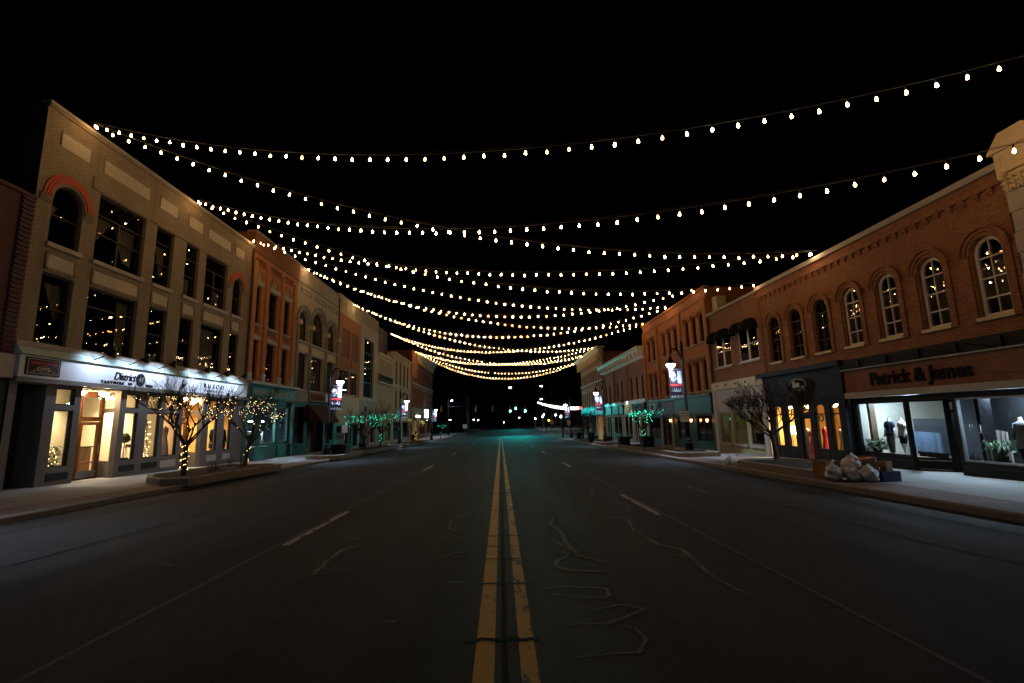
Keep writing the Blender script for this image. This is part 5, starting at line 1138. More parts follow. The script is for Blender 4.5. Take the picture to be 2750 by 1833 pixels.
def tree(label, x, y, H, spread, tr, seed, limbs=5, fork=.28, lights=None, nl=0, name='bare_tree', lean=(0, 0), lo=.12, hi=.72, depth=5, boxy=1.0, trunkwrap=0, llabel=None):
    rn = random.Random(seed); z0 = gz(y) + .26
    t = thing(name, label, 'tree', (x, y, z0)); tk = MB(); br = MB(); segs = []
    hf = H*fork; T = [Vector((x, y, z0-.1)), Vector((x, y, z0+.05)), Vector((x+lean[0]*.4, y+lean[1]*.4, z0+hf*.55)), Vector((x+lean[0], y+lean[1], z0+hf))]
    tk.tube(T, [tr*1.35, tr*1.1, tr*.95, tr*1.0], 9); tk.blob(T[3], tr*1.05, 8, 6, .06)
    segs += [(T[1], T[2], tr), (T[2], T[3], tr)]
    top = z0 + H
    def grow(p, d, ln, r, dep):
        q1 = p + d*ln*.5 + Vector((rn.uniform(-.06,.06), rn.uniform(-.06,.06), rn.uniform(-.02,.05)))*ln; d2 = (d + Vector((rn.uniform(-.22,.22), rn.uniform(-.22,.22), rn.uniform(-.02,.28)))).normalized(); q2 = q1 + d2*ln*.5
        n = 7 if dep >= 4 else 5 if dep == 3 else 3
        br.tube([p, q1, q2], [r, r*.82, r*.66], n, False); segs.append((p, q1, r)); segs.append((q1, q2, r*.8))
        if dep == 0: return
        for k in range(3 if dep >= 2 else rn.choice((2, 3, 3))):
            a = rn.uniform(0, 2*PI); s_ = rn.uniform(.35, .75)
            nd = (d2 + Vector((math.cos(a)*s_*boxy, math.sin(a)*s_*boxy, rn.uniform(-.12, .42)))).normalized()
            if q2.z < z0 + hf: nd.z = abs(nd.z) + .3; nd.normalize()
            grow(q1.lerp(q2, rn.uniform(.3, 1)), nd, ln*rn.uniform(.60, .82), max(r*.60, .0055), dep-1)
    for k in range(limbs):
        a = 2*PI*k/limbs + rn.uniform(-.3, .3); d = Vector((math.cos(a)*spread, math.sin(a)*spread, 1.0)).normalized()
        grow(T[3] - Vector((0, 0, rn.uniform(0, hf*.2))), d, H*.30*rn.uniform(.85, 1.1), tr*.44, depth-1)
    tk.build('trunk', M['bark'], t, True); br.build('crown', M['bark'], t)
    if lights:
        fl = MB(); wire = MB()
        cand = [s_ for s_ in segs[2:] if .006 < s_[2] < tr*.6 and z0+H*lo < s_[0].z < z0+H*hi]
        for k in range(nl):
            a_, b_, r_ = rn.choice(cand); p = a_.lerp(b_, rn.random()) + Vector((rn.uniform(-1,1), rn.uniform(-1,1), rn.uniform(-1,1))).normalized()*(r_+.015); fl.octa(p, .0115 if lights != 'fairy_green' else .017)
        if trunkwrap:
            W = []
            for k in range(trunkwrap):
                u = k/trunkwrap; a = u*trunkwrap*.55; p = T[1].lerp(T[3], .18+.82*u) + Vector((math.cos(a), math.sin(a), 0))*tr*1.12; W.append(p); fl.octa(p + Vector((rn.uniform(-.03,.03),)*3), .0125)
            wire.tube(W, .004, 3)
        o = fl.build('fairy_lights', M[lights]); tag(o, llabel or ('fairy lights wound through the ' + label)[:90], 'fairy lights', 'fairy lights on the street trees'); o['kind'] = 'stuff'
    return t
tree('bare young street tree wound with warm lights before the boutique', -11.25, 17.75, 3.55, .95, .085, 3, 7, .33, 'fairy_warm', 150, lo=.25, hi=.78, trunkwrap=46, llabel='warm fairy lights on the tree before the boutique sign')
tree('second bare street tree with warm lights, by the green shop front', -11.5, 22.35, 3.6, .95, .085, 8, 5, .34, 'fairy_warm', 140, lean=(.12, .1), lo=.3, hi=.85, trunkwrap=18, llabel='warm fairy lights on the tree by the green shop front')
tree('wide bare tree with teal lights before the red panel building', -11.3, 40.6, 3.9, 1.1, .12, 21, 6, .26, 'fairy_green', 90, lean=(0, .2), lo=.3, hi=.7, llabel='teal fairy lights on the tree before the red panel building')
tree('slim bare tree with a teal-lit trunk behind the wide one', -11.3, 46.2, 3.9, .9, .09, 5, 5, .36, 'fairy_green', 70, lo=.35, hi=.75, trunkwrap=26, llabel='teal fairy lights on the slim tree behind the wide one')
tree('small bare tree wrapped in yellow lights far along the left walk', -11.2, 64.5, 3.6, .95, .09, 9, 5, .34, 'fairy_yellow', 110, lo=.3, hi=.8, depth=4, trunkwrap=30, llabel='yellow fairy lights on the far left tree')
tree('tiny far tree with a teal-lit trunk near the crossing', -11.0, 90, 3.2, .8, .09, 14, 5, .36, 'fairy_green', 40, lo=.3, hi=.7, depth=4, trunkwrap=22, llabel='teal fairy lights on the tree near the crossing')
tree('large bare tree without lights beside the rubbish bags', 10.25, 18.0, 2.85, 1.35, .085, 17, 8, .38, lean=(-.10, .05), depth=6, boxy=1.15)
tree('bare tree with a green-lit trunk between black planter boxes', 9.85, 33.3, 3.0, 1.0, .085, 33, 5, .42, 'fairy_green', 90, lo=.36, hi=.8, trunkwrap=34, llabel='green fairy lights on the tree between black planter boxes')
tree('dark bare tree past the teal shop signs', 9.8, 54.2, 3.4, 1.0, .11, 41, 6, .36, depth=5); tree('second dark bare tree past the teal shop signs', 9.9, 58.3, 3.3, 1.0, .11, 43, 6, .36, depth=5)
tree('far dark bare tree before the crossing, right walk', 9.8, 76.5, 3.4, 1.0, .11, 47, 6, .36, depth=4)
def sprig(label, x, y, z, n, h, m, seed, name='dry_plant', cat='plant'):
    rn = random.Random(seed); mb = MB()
    for k in range(n):
        a = rn.uniform(0, 2*PI); l = rn.uniform(.2, .7)*h; p = Vector((x+rn.uniform(-.12,.12), y+rn.uniform(-.25,.25), z))
        mb.tube([p, p+Vector((math.cos(a)*l*.3, math.sin(a)*l*.3, h*rn.uniform(.4,.7))), p+Vector((math.cos(a)*l*.8, math.sin(a)*l*.8, h*rn.uniform(.55,1)))], [.006,.005,.002], 3, False)
    return tag(mb.build(name, M[m]), label, cat)
for i, (x, y) in enumerate(((-11.0, 19.0), (-11.3, 19.9), (-10.9, 20.9), (-11.6, 21.4))): sprig(('first', 'second', 'third', 'fourth')[i] + ' dry winter plant along the long tree planter', x, y, gz(y)+.33, 26, .42, 'dead_grass', i)
for i, (x, y) in enumerate(((9.5, 16.6), (10.0, 15.2))): sprig(('far', 'near') [i] + ' dry winter plant in the planter by the rubbish bags', x, y, gz(y)+.33, 22, .25, 'dead_grass', 20+i)
def tub(label, x, y, w_, h):
    t = thing('planter_box', label, 'planter box', (x, y, gz(y)+.15), 'black planter boxes', True)
    q = MB(); a, b = w_/2, w_/2*.86
    q.hexa([(-b,-b,0),(b,-b,0),(b,b,0),(-b,b,0),(-a,-a,h),(a,-a,h),(a,a,h),(-a,a,h)]); q.build('box', M['black_paint'], t)
    MB().box(-a-.02, a+.02, -a-.02, a+.02, h+.002, h+.05).build('rim', M['black_paint'], t)
tub('black planter box at the lamp island by the maroon awning', -10.35, 31.9, .95, .75); tub('black planter box nearest the viewer at the green-lit tree', 9.25, 30.7, .75, .85); tub('black planter box behind the green-lit tree', 9.2, 36.3, .8, .75); tub('small black box far along the right walk', 9.4, 58.5, .6, .9)
def bench(label, x, y, face=1):
    t = thing('bench', label, 'bench', (x, y, gz(y)+.15), 'benches on the walks', True)
    for k in range(4): MB().box(-.22+k*.115, -.12+k*.115, -.75, .75, .43, .47).build('seat_slat', M['dark_wood'], t)
    for yy in (-.6, .6): MB().box(-.2, .2, yy-.04, yy+.04, 0, .43).build('leg', M['lamp_black'], t)
bench('bench before the red panel building shop', -13.9, 49.5); bench('bench before the warm far shop on the right walk', 12.1, 62.0); bench('bench before the teal-signed shop', 12.1, 54.0)
cone = thing('traffic_post', 'orange and white striped delineator by the yellow-lit tree', 'post', (-10.6, 62.6, gz(62.6)+.15), None, True); MB().lathe([(.2,0),(.2,.05),(.06,.06),(.05,1.0),(.03,1.05)], n=10).build('post', M['orange_print'], cone); MB().lathe([(.066,.55),(.062,.75)], n=10).build('reflective_band', M['sign_white'], cone)
for i, (x, y, lab) in enumerate(((-12.6, 71.0, 'dark litter bin far along the left walk'), (9.2, 49.2, 'dark litter bin past the speed limit lamp'))):
    b_ = thing('litter_bin', lab, 'bin', (x, y, gz(y)+.15), 'dark litter bins', True); MB().lathe([(.27,0),(.30,.1),(.31,.85),(.27,.95)], n=12).build('drum', M['black_paint'], b_); MB().lathe([(.32,.952),(.30,1.02),(.16,1.05)], n=12).build('lid', M['lamp_black'], b_)
# ================================================================== rubbish put out on the kerb
def bag(label, x, y, r, h, seed, z=None):
    rn = random.Random(seed); base = (gz(y)+.15) if z is None else z
    t = thing('rubbish_bag', label, 'rubbish bag', (x, y, base), 'white rubbish bags on the kerb', True); V = []; F = []; n, m = 30, 18
    K = [(Vector((rn.uniform(-1,1), rn.uniform(-1,1), rn.uniform(-1,1))).normalized() * f, rn.uniform(0, 6), w_) for f, w_ in ((2.2,.10),(2.8,.10),(4.5,.06),(5.5,.06),(8,.045),(10,.04),(13,.03),(17,.025))]
    lean = Vector((rn.uniform(-.18,.18), rn.uniform(-.18,.18), 0))
    def skin(th, a):
        u = Vector((math.sin(th)*math.cos(a), math.sin(th)*math.sin(a), math.cos(th))); k_ = 1.0
        for v_, p_, w_ in K: k_ += w_ * (1 - 2*abs(math.sin(u.dot(v_)*1.5 + p_)))
        top = max(0, u.z - .55) / .45; rr = r * (1.12 - .10*u.z) * k_ * (1 - .45*top*top)
        z_ = h*.5*(1 + u.z*(1.0 + .10*top)*k_**.5); return Vector((u.x*rr, u.y*rr, max(0.0, z_ - .04*h))) + lean*z_
    for i in range(m+1):
        for k in range(n): V.append(skin(PI*i/m, 2*PI*k/n))
    for i in range(m):
        for k in range(n): F.append((i*n+k, (i+1)*n+k, (i+1)*n+(k+1) % n, i*n+(k+1) % n))
    MB().add(V, F).build('sack', M['bag_plastic'], t, True)
    c_ = V[0]; MB().tube([c_ - Vector((0,0,.03)), c_ + Vector((.02,.01,.02)), c_ + Vector((.06,.03,.035))], [.05,.022,.035], 7).build('knot', M['bag_plastic'], t, True)
    return t
def bagmat():
    m, t, p = nodes('bag_plastic'); o = objco(t); f = noise(t, o, 7, 6, .65); f2 = noise(t, o, 26, 4)
    t.links.new(mixc(t, ramp(t, f, .35, .7), (.74,.74,.77), (.88,.88,.90)), p.inputs['Base Color']); p.inputs['Roughness'].default_value = .35
    a = N(t, 'ShaderNodeMath', operation='ADD'); t.links.new(f, a.inputs[0]); t.links.new(f2, a.inputs[1]); t.links.new(bumpn(t, a.outputs[0], .9, .05), p.inputs['Normal']); M['bag_plastic'] = m
bagmat()
bag('white rubbish bag at the front, leaning on the brown carton', 8.86, 12.92, .20, .47, 1); bag('white rubbish bag at the front, middle of the three', 9.20, 12.72, .19, .40, 2); bag('white rubbish bag at the front beside the blue carton', 9.53, 12.55, .215, .43, 3)
bag('white rubbish bag on top at the back of the heap', 9.42, 13.08, .28, .66, 4); bag('small white rubbish bag at the far end of the planter', 8.95, 19.15, .17, .30, 6)
def carton(label, x, y, sx, sy, sz, rz, tilt=0, m='cardboard', z=None, flaps=True):
    t = thing('cardboard_box', label, 'box', (x, y, (gz(y)+.15 if z is None else z)), 'cartons put out with the rubbish', True); t.rotation_euler = (tilt, 0, rz)
    q = MB(); w_ = .012; a, b = sx/2, sy/2
    q.box(-a, a, -b, -b+w_, 0, sz); q.box(-a, a, b-w_, b, 0, sz); q.box(-a, -a+w_, -b+w_, b-w_, 0, sz); q.box(a-w_, a, -b+w_, b-w_, 0, sz); q.box(-a+w_, a-w_, -b+w_, b-w_, 0, w_); q.build('box_body', M[m], t)
    if flaps:
        for s_ in (-1, 1):
            MB().hexa([(-a, s_*b, sz), (a, s_*b, sz), (a, s_*(b+.06), sz+.16), (-a, s_*(b+.06), sz+.16), (-a, s_*(b-.01), sz), (a, s_*(b-.01), sz), (a, s_*(b+.05), sz+.165), (-a, s_*(b+.05), sz+.165)]).build('flap', M[m], t)
    return t
carton('tall brown carton at the planter end of the rubbish heap', 8.98, 13.40, .50, .42, .50, .25, flaps=False); carton('brown carton wedged between the bags and the blue carton', 9.82, 12.95, .36, .34, .42, -.5, .25); carton('folded brown carton leaning at the back of the blue carton', 10.02, 13.2, .5, .3, .55, .3, -.18, flaps=False)
carton('low dark blue carton at the end of the rubbish heap', 10.0, 12.62, .50, .38, .26, .05, m='blue_card', flaps=False); carton('narrow brown carton standing inside the blue one', 10.1, 12.70, .20, .18, .50, .2, flaps=False)
tag(MB().hexa([(9.35,12.70,.46),(9.75,12.62,.50),(9.78,12.78,.52),(9.38,12.86,.48),(9.35,12.70,.48),(9.75,12.62,.52),(9.78,12.78,.54),(9.38,12.86,.50)]).build('orange_package', M['orange_print']), 'flat orange package on top of the rubbish heap', 'package')
bp = thing('planter_barrel', 'brown barrel at the picture edge on the near walk', 'barrel', (10.05, 8.75, gz(8.75)+.15), None, True); MB().lathe([(.26,0),(.32,.16),(.34,.30),(.32,.44),(.29,.50)], n=18).build('staves', M['sign_wood'], bp, True); MB().lathe([(.335,.13),(.337,.17)], n=18).build('hoop', M['lamp_black'], bp); MB().lathe([(.335,.40),(.33,.44)], n=18).build('hoop', M['lamp_black'], bp); MB().lathe([(.27,.47),(.01,.505)], n=18).build('soil', M['soil'], bp)

# ================================================================== in the shop windows
def figure(label, x, y, z, face, shirt, pants, h=1.25, short=False, seed=0, cat='mannequin', coat=False, stand=False):
    """Headless shop mannequin: body, top and trousers; face = angle it looks towards."""
    t = thing('mannequin', label, cat, (x, y, z), 'shop mannequins', True); t.rotation_euler = (0, 0, face); s = h/1.45; k = lambda *P: [(a*s, b*s, c*s) for a, b, c in P]
    b_ = MB()
    for sd in (-1, 1):
        b_.tube(k((0, .09*sd, .86), (.02, .095*sd, .48), (-.01+.05*sd, .10*sd, .07), (.06+.05*sd, .10*sd, .02)), [.085*s, .06*s, .038*s, .03*s], 8)
        b_.tube(k((0, .18*sd, 1.33), (.0, .23*sd, 1.08), (.05, .25*sd, .84), (.08, .25*sd, .74)), [.05*s, .042*s, .032*s, .034*s], 8)
    b_.lathe([(.13*s,.80*s),(.155*s,.88*s),(.12*s,1.04*s),(.165*s,1.24*s),(.155*s,1.34*s),(.06*s,1.41*s),(.05*s,1.52*s),(.045*s,1.54*s)], n=14, sx=.72, sy=1.15); b_.build('body', M['mannequin_white'], t, True)
    c_ = MB(); c_.lathe([(.20*s,(.55 if coat else .80)*s),(.165*s,.95*s),(.145*s,1.05*s),(.185*s,1.25*s),(.172*s,1.35*s),(.09*s,1.415*s)], n=16, sx=.74, sy=1.15)
    for sd in (-1, 1):
        e = k((0, .17*sd, 1.34), (.0, .225*sd, 1.14)) if not coat else k((0, .17*sd, 1.34), (.0, .235*sd, 1.08), (.05, .255*sd, .82)); c_.tube(e, [.068*s, .062*s] if not coat else [.07*s, .06*s, .045*s], 9)
    c_.build('jacket' if coat else 'shirt', M[shirt], t, True)
    p_ = MB()
    for sd in (-1, 1): p_.tube(k((0, .085*sd, .88), (.02, .098*sd, .50), *(() if short else ((-.01+.05*sd, .10*sd, .09),))), [.11*s, .085*s] + ([] if short else [.06*s]), 9)
    p_.lathe([(.14*s,.78*s),(.168*s,.88*s),(.14*s,.97*s)], n=14, sx=.74, sy=1.12); p_.build('trousers', M[pants], t, True)
    return t
def frock(label, x, y, z, h, m, seed=0, form=True, group='dresses in the shop windows', r=.2):
    rn = random.Random(seed); t = thing('dress', label, 'dress', (x, y, z), group, True); V = []; F = []; n = 26; pr = [(r*1.15, 0), (r*.95, .3*h), (r*.62, .58*h), (r*.5, .68*h), (r*.72, .85*h), (r*.66, .95*h), (r*.25, h)]
    for i, (q, zz) in enumerate(pr):
        for k in range(n): a = 2*PI*k/n; w_ = 1+(.10*math.sin(7*a+seed)+.05*math.sin(12*a))*(1-zz/h); V.append((q*w_*math.cos(a)*.7, q*w_*math.sin(a), zz))
    for i in range(len(pr)-1):
        for k in range(n): F.append((i*n+k, i*n+(k+1) % n, (i+1)*n+(k+1) % n, (i+1)*n+k))
    MB().add(V, F).build('gown', M[m], t, True)
    q = MB(); q.tube([(0,0,h-.02),(0,0,h+.07)], .035, 8) if form else q.tube([(0,-.14,h-.04),(0,0,h+.04),(0,.14,h-.04)], .008, 5); q.build('neck_block' if form else 'hanger', M['mannequin_white'] if form else M['steel'], t)
    return t
def bush(label, x, y, z, h, r, n, m, seed, arching=False, name='potted_plant'):
    rn = random.Random(seed); t = thing(name, label, 'plant', (x, y, z)); mb = MB()
    for k in range(n):
        a = rn.uniform(0, 2*PI)
        if arching:
            l = rn.uniform(.5, 1)*r; hh = h*rn.uniform(.65, 1.05); P = [Vector((x, y, z+.1)), Vector((x+math.cos(a)*l*.35, y+math.sin(a)*l*.35, z+hh*.75)), Vector((x+math.cos(a)*l*.75, y+math.sin(a)*l*.75, z+hh)), Vector((x+math.cos(a)*l*1.1, y+math.sin(a)*l*1.1, z+hh*.72))]
            sd = Vector((-math.sin(a), math.cos(a), 0)); V = []
            for p, w_ in zip(P, (.006, .012, .010, .002)): V += [p+sd*w_, p-sd*w_]
            mb.add(V, [(0,1,3,2),(2,3,5,4),(4,5,7,6)])
        else:
            th = rn.uniform(0, 1); rr = r*rn.random()**.5; c = Vector((x+math.cos(a)*rr, y+math.sin(a)*rr, z+.15+th*h*.85)); u = Vector((rn.uniform(-1,1), rn.uniform(-1,1), rn.uniform(-.3,.8))).normalized()*rn.uniform(.05,.10); v = u.cross(Vector((rn.uniform(-1,1), rn.uniform(-1,1), 1))).normalized()*.022
            mb.add([c-u, c+v, c+u, c-v], [(0,1,2,3)])
    mb.build('leaves', M[m], t); MB().lathe([(.10,0),(.14,.16),(.15,.2),(.13,.2)], (x, y, z), 12).build('pot', M['black_paint'], t)
    return t
dz = .265
figure('headless mannequin in a dark printed tee-shirt in the menswear window', R.x(-.45), 16.38, dz, PI, 'navy_shirt', 'grey_cloth', 1.16)
figure('headless mannequin in a pale shirt and black shorts in the menswear window', R.x(-.42), 15.83, dz, PI-.3, 'pale_shirt', 'black_cloth', 1.16, True)
figure('headless mannequin in a grey jacket at the picture edge', R.x(-.40), 12.10, dz, PI, 'grey_cloth', 'black_cloth', 1.16, coat=True)
bush('bushy potted plant at the feet of the dark-shirted mannequin', R.x(-.42), 16.98, dz, .42, .34, 420, 'pale_leaf', 2); bush('large arching green grass plant in the near menswear window', R.x(-.42), 12.75, dz, .62, .50, 150, 'leaf', 4, True)
t = thing('metal_rail', 'bent metal clothes rail behind the bushy plant', 'rail', (R.x(-.62), 16.5, dz)); MB().tube([(R.x(-.62),16.72,dz),(R.x(-.62),16.72,.78),(R.x(-.62),16.66,.84),(R.x(-.62),16.0,.84),(R.x(-.62),15.95,.78),(R.x(-.62),15.95,dz)], .014, 6).build('tube_frame', M['steel'], t)
t = thing('denim_drape', 'blue denim cloth stretched over a stand by the entry', 'cloth', (R.x(-1.0), 14.75, -.09)); drape(t, R, ((14.9, 1.02), (15.9, 1.05)), ((14.9, .40), (15.9, .42)), -.85, 'denim'); MB().fbox(R, 14.9, 15.85, -.09, .40, -.9, -1.0).build('stand', M['black_paint'], t)
t = thing('shop_stool', 'white step stool with a shirt hung over it in the near menswear window', 'stool', (R.x(-.9), 12.98, -.09)); MB().fbox(R, 12.85, 13.1, .55, .60, -.8, -1.05).build('seat', M['white_paint'], t); drape(t, R, ((12.82, 1.1), (13.12, 1.15)), ((12.85, .35), (13.14, .38)), -.78, 'pale_shirt', 8); MB().fbox(R, 12.86, 12.90, -.09, .55, -.82, -.86).build('leg', M['white_paint'], t); MB().fbox(R, 13.05, 13.09, -.09, .55, -.82, -.86).build('leg', M['white_paint'], t)
t = thing('desk_lamp', 'chrome globe lamp on a stand inside the menswear door', 'lamp', (R.x(-1.2), 13.75, -.09)); MB().tube([(R.x(-1.2),13.75,-.09),(R.x(-1.2),13.75,.55)], .02, 6).build('stem', M['steel'], t); MB().blob((R.x(-1.2),13.75,.65), .12, 12, 8).build('globe', M['steel'], t, True)
for i, (y0, y1, dd) in enumerate(((15.25, 15.75, -.55), (11.7, 12.4, -.45), (13.7, 14.0, -1.4), (16.2, 16.9, -1.1))):
    o = MB().fbox(R, y0, y1, 2.18, 2.215, dd-.06, dd+.06).build('tube_light', M['tube_lamp']); tag(o, ('bluish tube light above the two mannequins', 'bluish tube light above the arching grass plant', 'small bluish tube light behind the menswear door', 'bluish tube light at the back of the mannequin window')[i], 'lamp', 'tube lights in the menswear shop'); spot(o, (R.x(dd), (y0+y1)/2, 2.17), (-.75, 0, -1), (330, 330, 60, 160)[i], 150, (.58, .80, 1.0), .6, .12)
# the warm dress shop
frock('long white dress in the window next to the navy pilaster', R.x(-.45), 18.75, -.2, 1.30, 'white_cloth', 1); frock('long red dress in the second window from the navy pilaster', R.x(-.45), 19.75, -.2, 1.32, 'red_cloth', 2); frock('white dress seen through the dress shop door', R.x(-.5), 21.0, -.2, 1.30, 'white_cloth', 3); frock('red dress seen through the dress shop door', R.x(-.5), 20.66, -.2, 1.22, 'red_cloth', 4)
t = thing('floor_lamp', 'floor lamp with a glowing drum shade in the dress shop', 'lamp', (R.x(-.45), 22.0, -.21)); MB().tube([(R.x(-.45),22.0,-.21),(R.x(-.45),22.0,.85)], .015, 6).build('stem', M['lamp_black'], t); MB().lathe([(.2,0),(.15,.36)], (R.x(-.45),22.0,.80), 16).build('lamp_shade', M['spa_lamp'], t)
t = thing('garment_rack', 'black garment rack of dark clothes at the back of the dress shop', 'rack', (R.x(-2.2), 20, -.21)); MB().tube([(R.x(-2.2),18.0,-.21),(R.x(-2.2),18.0,1.35),(R.x(-2.2),20.9,1.35),(R.x(-2.2),20.9,-.21)], .02, 6).build('rail', M['lamp_black'], t)
for k in range(14): MB().fbox(R, 18.2+k*.19, 18.30+k*.19, .35+.1*(k % 3), 1.32, -2.0, -2.4).build('hung_garment', M[('red_cloth', 'black_cloth', 'grey_cloth', 'denim')[k % 4]], t)
t = thing('round_mirror', 'dark round wall ornament high in the dress shop', 'ornament', (R.x(-1.4), 21.2, 1.55)); ring(MB(), R, 21.25, 1.50, .10, .17, -1.4, -1.36, 0, 2*PI, 16).build('ring', M['lamp_black'], t)
for i, (y, dd) in enumerate(((18.5, -.7), (19.5, -.8), (21.0, -.7), (22.3, -.7))): globe('warm ceiling lamp in the dress shop, ' + ('next to the navy pilaster', 'over the red dress', 'over the floor lamp', 'at the end window')[i], R.x(dd), y, 2.15, .15, 'spa_lamp', 'ceiling lamps in the dress shop', watts=330)
# olive shop: sofa and wreath
t = thing('sofa', 'dark tufted sofa in the olive shop window', 'sofa', (R.x(-.9), 25.8, -.29)); MB().fbox(R, 25.1, 26.4, -.29, .30, -.6, -1.3).build('seat', M['black_cloth'], t); MB().fbox(R, 25.1, 26.4, .30, .72, -1.1, -1.35).build('backrest', M['black_cloth'], t)
t = thing('armchair', 'dark armchair in the olive shop window nearest the bare tree', 'chair', (R.x(-.8), 24.1, -.29)); MB().fbox(R, 23.6, 24.6, -.29, .35, -.5, -1.1).build('seat', M['black_cloth'], t); MB().fbox(R, 23.6, 24.6, .35, .85, -.95, -1.15).build('backrest', M['black_cloth'], t)
bush('hanging green wreath plant in the olive shop window', R.x(-.35), 27.3, .62, .75, .30, 260, 'leaf', 12)
fl = MB(); rn = random.Random(3)
for k in range(12): fl.octa((R.x(-.3), 27.55-.3*rn.random(), 1.25+.3*rn.random()), .022)
o = fl.build('fairy_lights', M['fairy_green']); tag(o, 'green lights on the wreath plant in the olive shop', 'fairy lights', 'fairy lights in shop windows'); o['kind'] = 'stuff'
# left shops
rn = random.Random(77)
bush('small lit evergreen in the slim end window of the left shop', L.x(-.5), 17.68, .0, 1.15, .26, 500, 'leaf', 31, name='evergreen'); fl = MB()
for k in range(70): u = rn.random(); a = rn.uniform(0, 6.3); r_ = .30*(1-u)+.03; fl.octa((L.x(-.5)+r_*math.cos(a), 17.68+r_*math.sin(a), .25+u*.95), .016)
o = fl.build('fairy_lights', M['fairy_warm']); tag(o, 'warm lights on the small evergreen in the slim end window', 'fairy lights', 'fairy lights in shop windows'); o['kind'] = 'stuff'
MB().fbox(L, 17.0, 17.9, -.1, .42, -.3, -.9).build('display_plinth', M['dark_wood'], B1)
t = thing('display_table', 'white scrolled side table in the shoe shop window', 'table', (L.x(-.7), 21.27, -.1)); MB().fbox(L, 20.97, 21.72, .92, .97, -.45, -.95).build('table_top', M['white_paint'], t)
for a, dd in ((21.02, -.5), (21.67, -.5), (21.02, -.9), (21.67, -.9)): MB().tube([(L.x(dd), a, .92), (L.x(dd), a+.05, .6), (L.x(dd), a-.03, .2), (L.x(dd), a+.02, -.1)], .02, 6).build('leg', M['white_paint'], t)
for k in range(3): o = MB().blob((L.x(-.6), 21.34+k*.14, 1.01), .07, 10, 6, .1, (1.4, .6, .6)).build('shoe', M['black_cloth'], None, True); tag(o, ('left', 'middle', 'right')[k] + ' dark shoe on the white side table', 'shoe', 'shoes on the side table')
t = thing('topiary', 'round-headed green topiary beside the white side table', 'plant', (L.x(-.55), 21.08, -.1)); MB().blob((L.x(-.55), 21.10, 1.32), .2, 14, 10, .12).build('leaf_ball', M['leaf'], t); MB().tube([(L.x(-.55),21.10,.5),(L.x(-.55),21.10,1.2)], .02, 6).build('stem', M['bark'], t); MB().lathe([(.14,0),(.18,.6)], (L.x(-.55),21.10,-.1), 12).build('pot', M['black_paint'], t)
t = thing('sales_counter', 'dark wooden counter inside the shoe shop', 'counter', (L.x(-2.5), 20.9, -.1)); MB().fbox(L, 20.3, 21.6, -.1, .95, -2.3, -2.8).build('counter_body', M['door_wood'], t); MB().fbox(L, 20.25, 21.65, .95, 1.0, -2.25, -2.85).build('counter_top', M['dark_wood'], t)
t = thing('shoe_ladder', 'ladder shelf of red shoes strung with lights in the shoe shop window', 'shelf', (L.x(-.6), 22.05, -.1))
for y in (21.75, 22.35):
    for dd in (-.4, -.8): MB().tube([(L.x(dd), y, -.1), (L.x(-.6), y, 2.1)], .016, 5).build('ladder_side', M['lamp_black'], t)
for k in range(5): MB().fbox(L, 21.73, 22.37, .5+k*.34, .52+k*.34, -.45-.03*k, -.75+.03*k).build('shelf_board', M['dark_wood'], t)
fl = MB()
for k in range(5):
    for j in range(2):
        MB().blob((L.x(-.55), 21.87+.32*j, .57+k*.34), .075, 10, 6, .12, (1.4, .7, .7)).build('shoe', M['red_cloth' if (k+j) % 2 else 'sign_wood'], t, True)
    for j in range(6): fl.octa((L.x(-.38), 21.73+rn.random()*.64, .5+k*.34+rn.uniform(-.1,.15)), .024)
o = fl.build('fairy_lights', M['fairy_warm']); tag(o, 'warm lights strung on the ladder shelf of shoes', 'fairy lights', 'fairy lights in shop windows'); o['kind'] = 'stuff'
frock('white lace dress on a form between the boutique panes', L.x(-.4), 23.32, .30, 1.45, 'lace', 5, r=.24); t = thing('dress_stool', 'low dark stool under the lace dress', 'stool', (L.x(-.6), 22.85, -.1)); MB().fbox(L, 22.65, 23.15, .22, .29, -.45, -.95).build('seat', M['dark_wood'], t)
for yy in (22.7, 23.1): MB().fbox(L, yy-.03, yy+.03, -.1, .22, -.5, -.56).build('leg', M['dark_wood'], t)
figure('headless mannequin in a dark blue coat in the amber boutique window', L.x(-.6), 27.55, -.09, 0, 'navy_shirt', 'grey_cloth', 1.72, coat=True); figure('headless mannequin in a dark coat at the last amber window', L.x(-.6), 28.40, -.09, 0, 'black_cloth', 'black_cloth', 1.70, coat=True); figure('headless mannequin in a grey knitted top behind the boutique door', L.x(-1.9), 27.0, -.09, 0, 'grey_cloth', 'black_cloth', 1.55)

# ================================================================== crossing: signals, far lights and dark shapes
def signal(label, x, y, z, lit, rot=0):
    t = thing('traffic_signal', label, 'traffic light', (x, y, z), 'traffic signals over the crossing', True); t.rotation_euler = (0, 0, rot)
    MB().box(-.18, .18, -.10, .12, -.55, .55).build('housing', M['signal_yellow'], t)
    for k, zz in enumerate((.36, 0, -.36)):
        MB().tube([(0, -.10, zz), (0, -.26, zz-.02)], [.15, .15], 12, False).build('visor', M['lamp_black'], t); MB().tube([(0, -.115, zz), (0, -.105, zz)], .13, 12).build('lens', M['signal_green'] if (lit and k == 2) else M['lamp_black'], t)
    MB().tube([(0, 0, .55), (0, 0, .95)], .03, 6).build('hanger', M['steel'], t)
    if lit: spot(t, (0, -.13, -.36), (0, -1, -.06), 4500, 70, (.02, .75, .72), .9, .10)
signal('near-side green traffic signal over the centre of the crossing', 2.25, 110, 4.17, True); signal('green traffic signal over the right lane of the crossing', 5.66, 110, 4.10, True); signal('small green traffic signal farther beyond the crossing', 5.1, 160, 5.95, True)
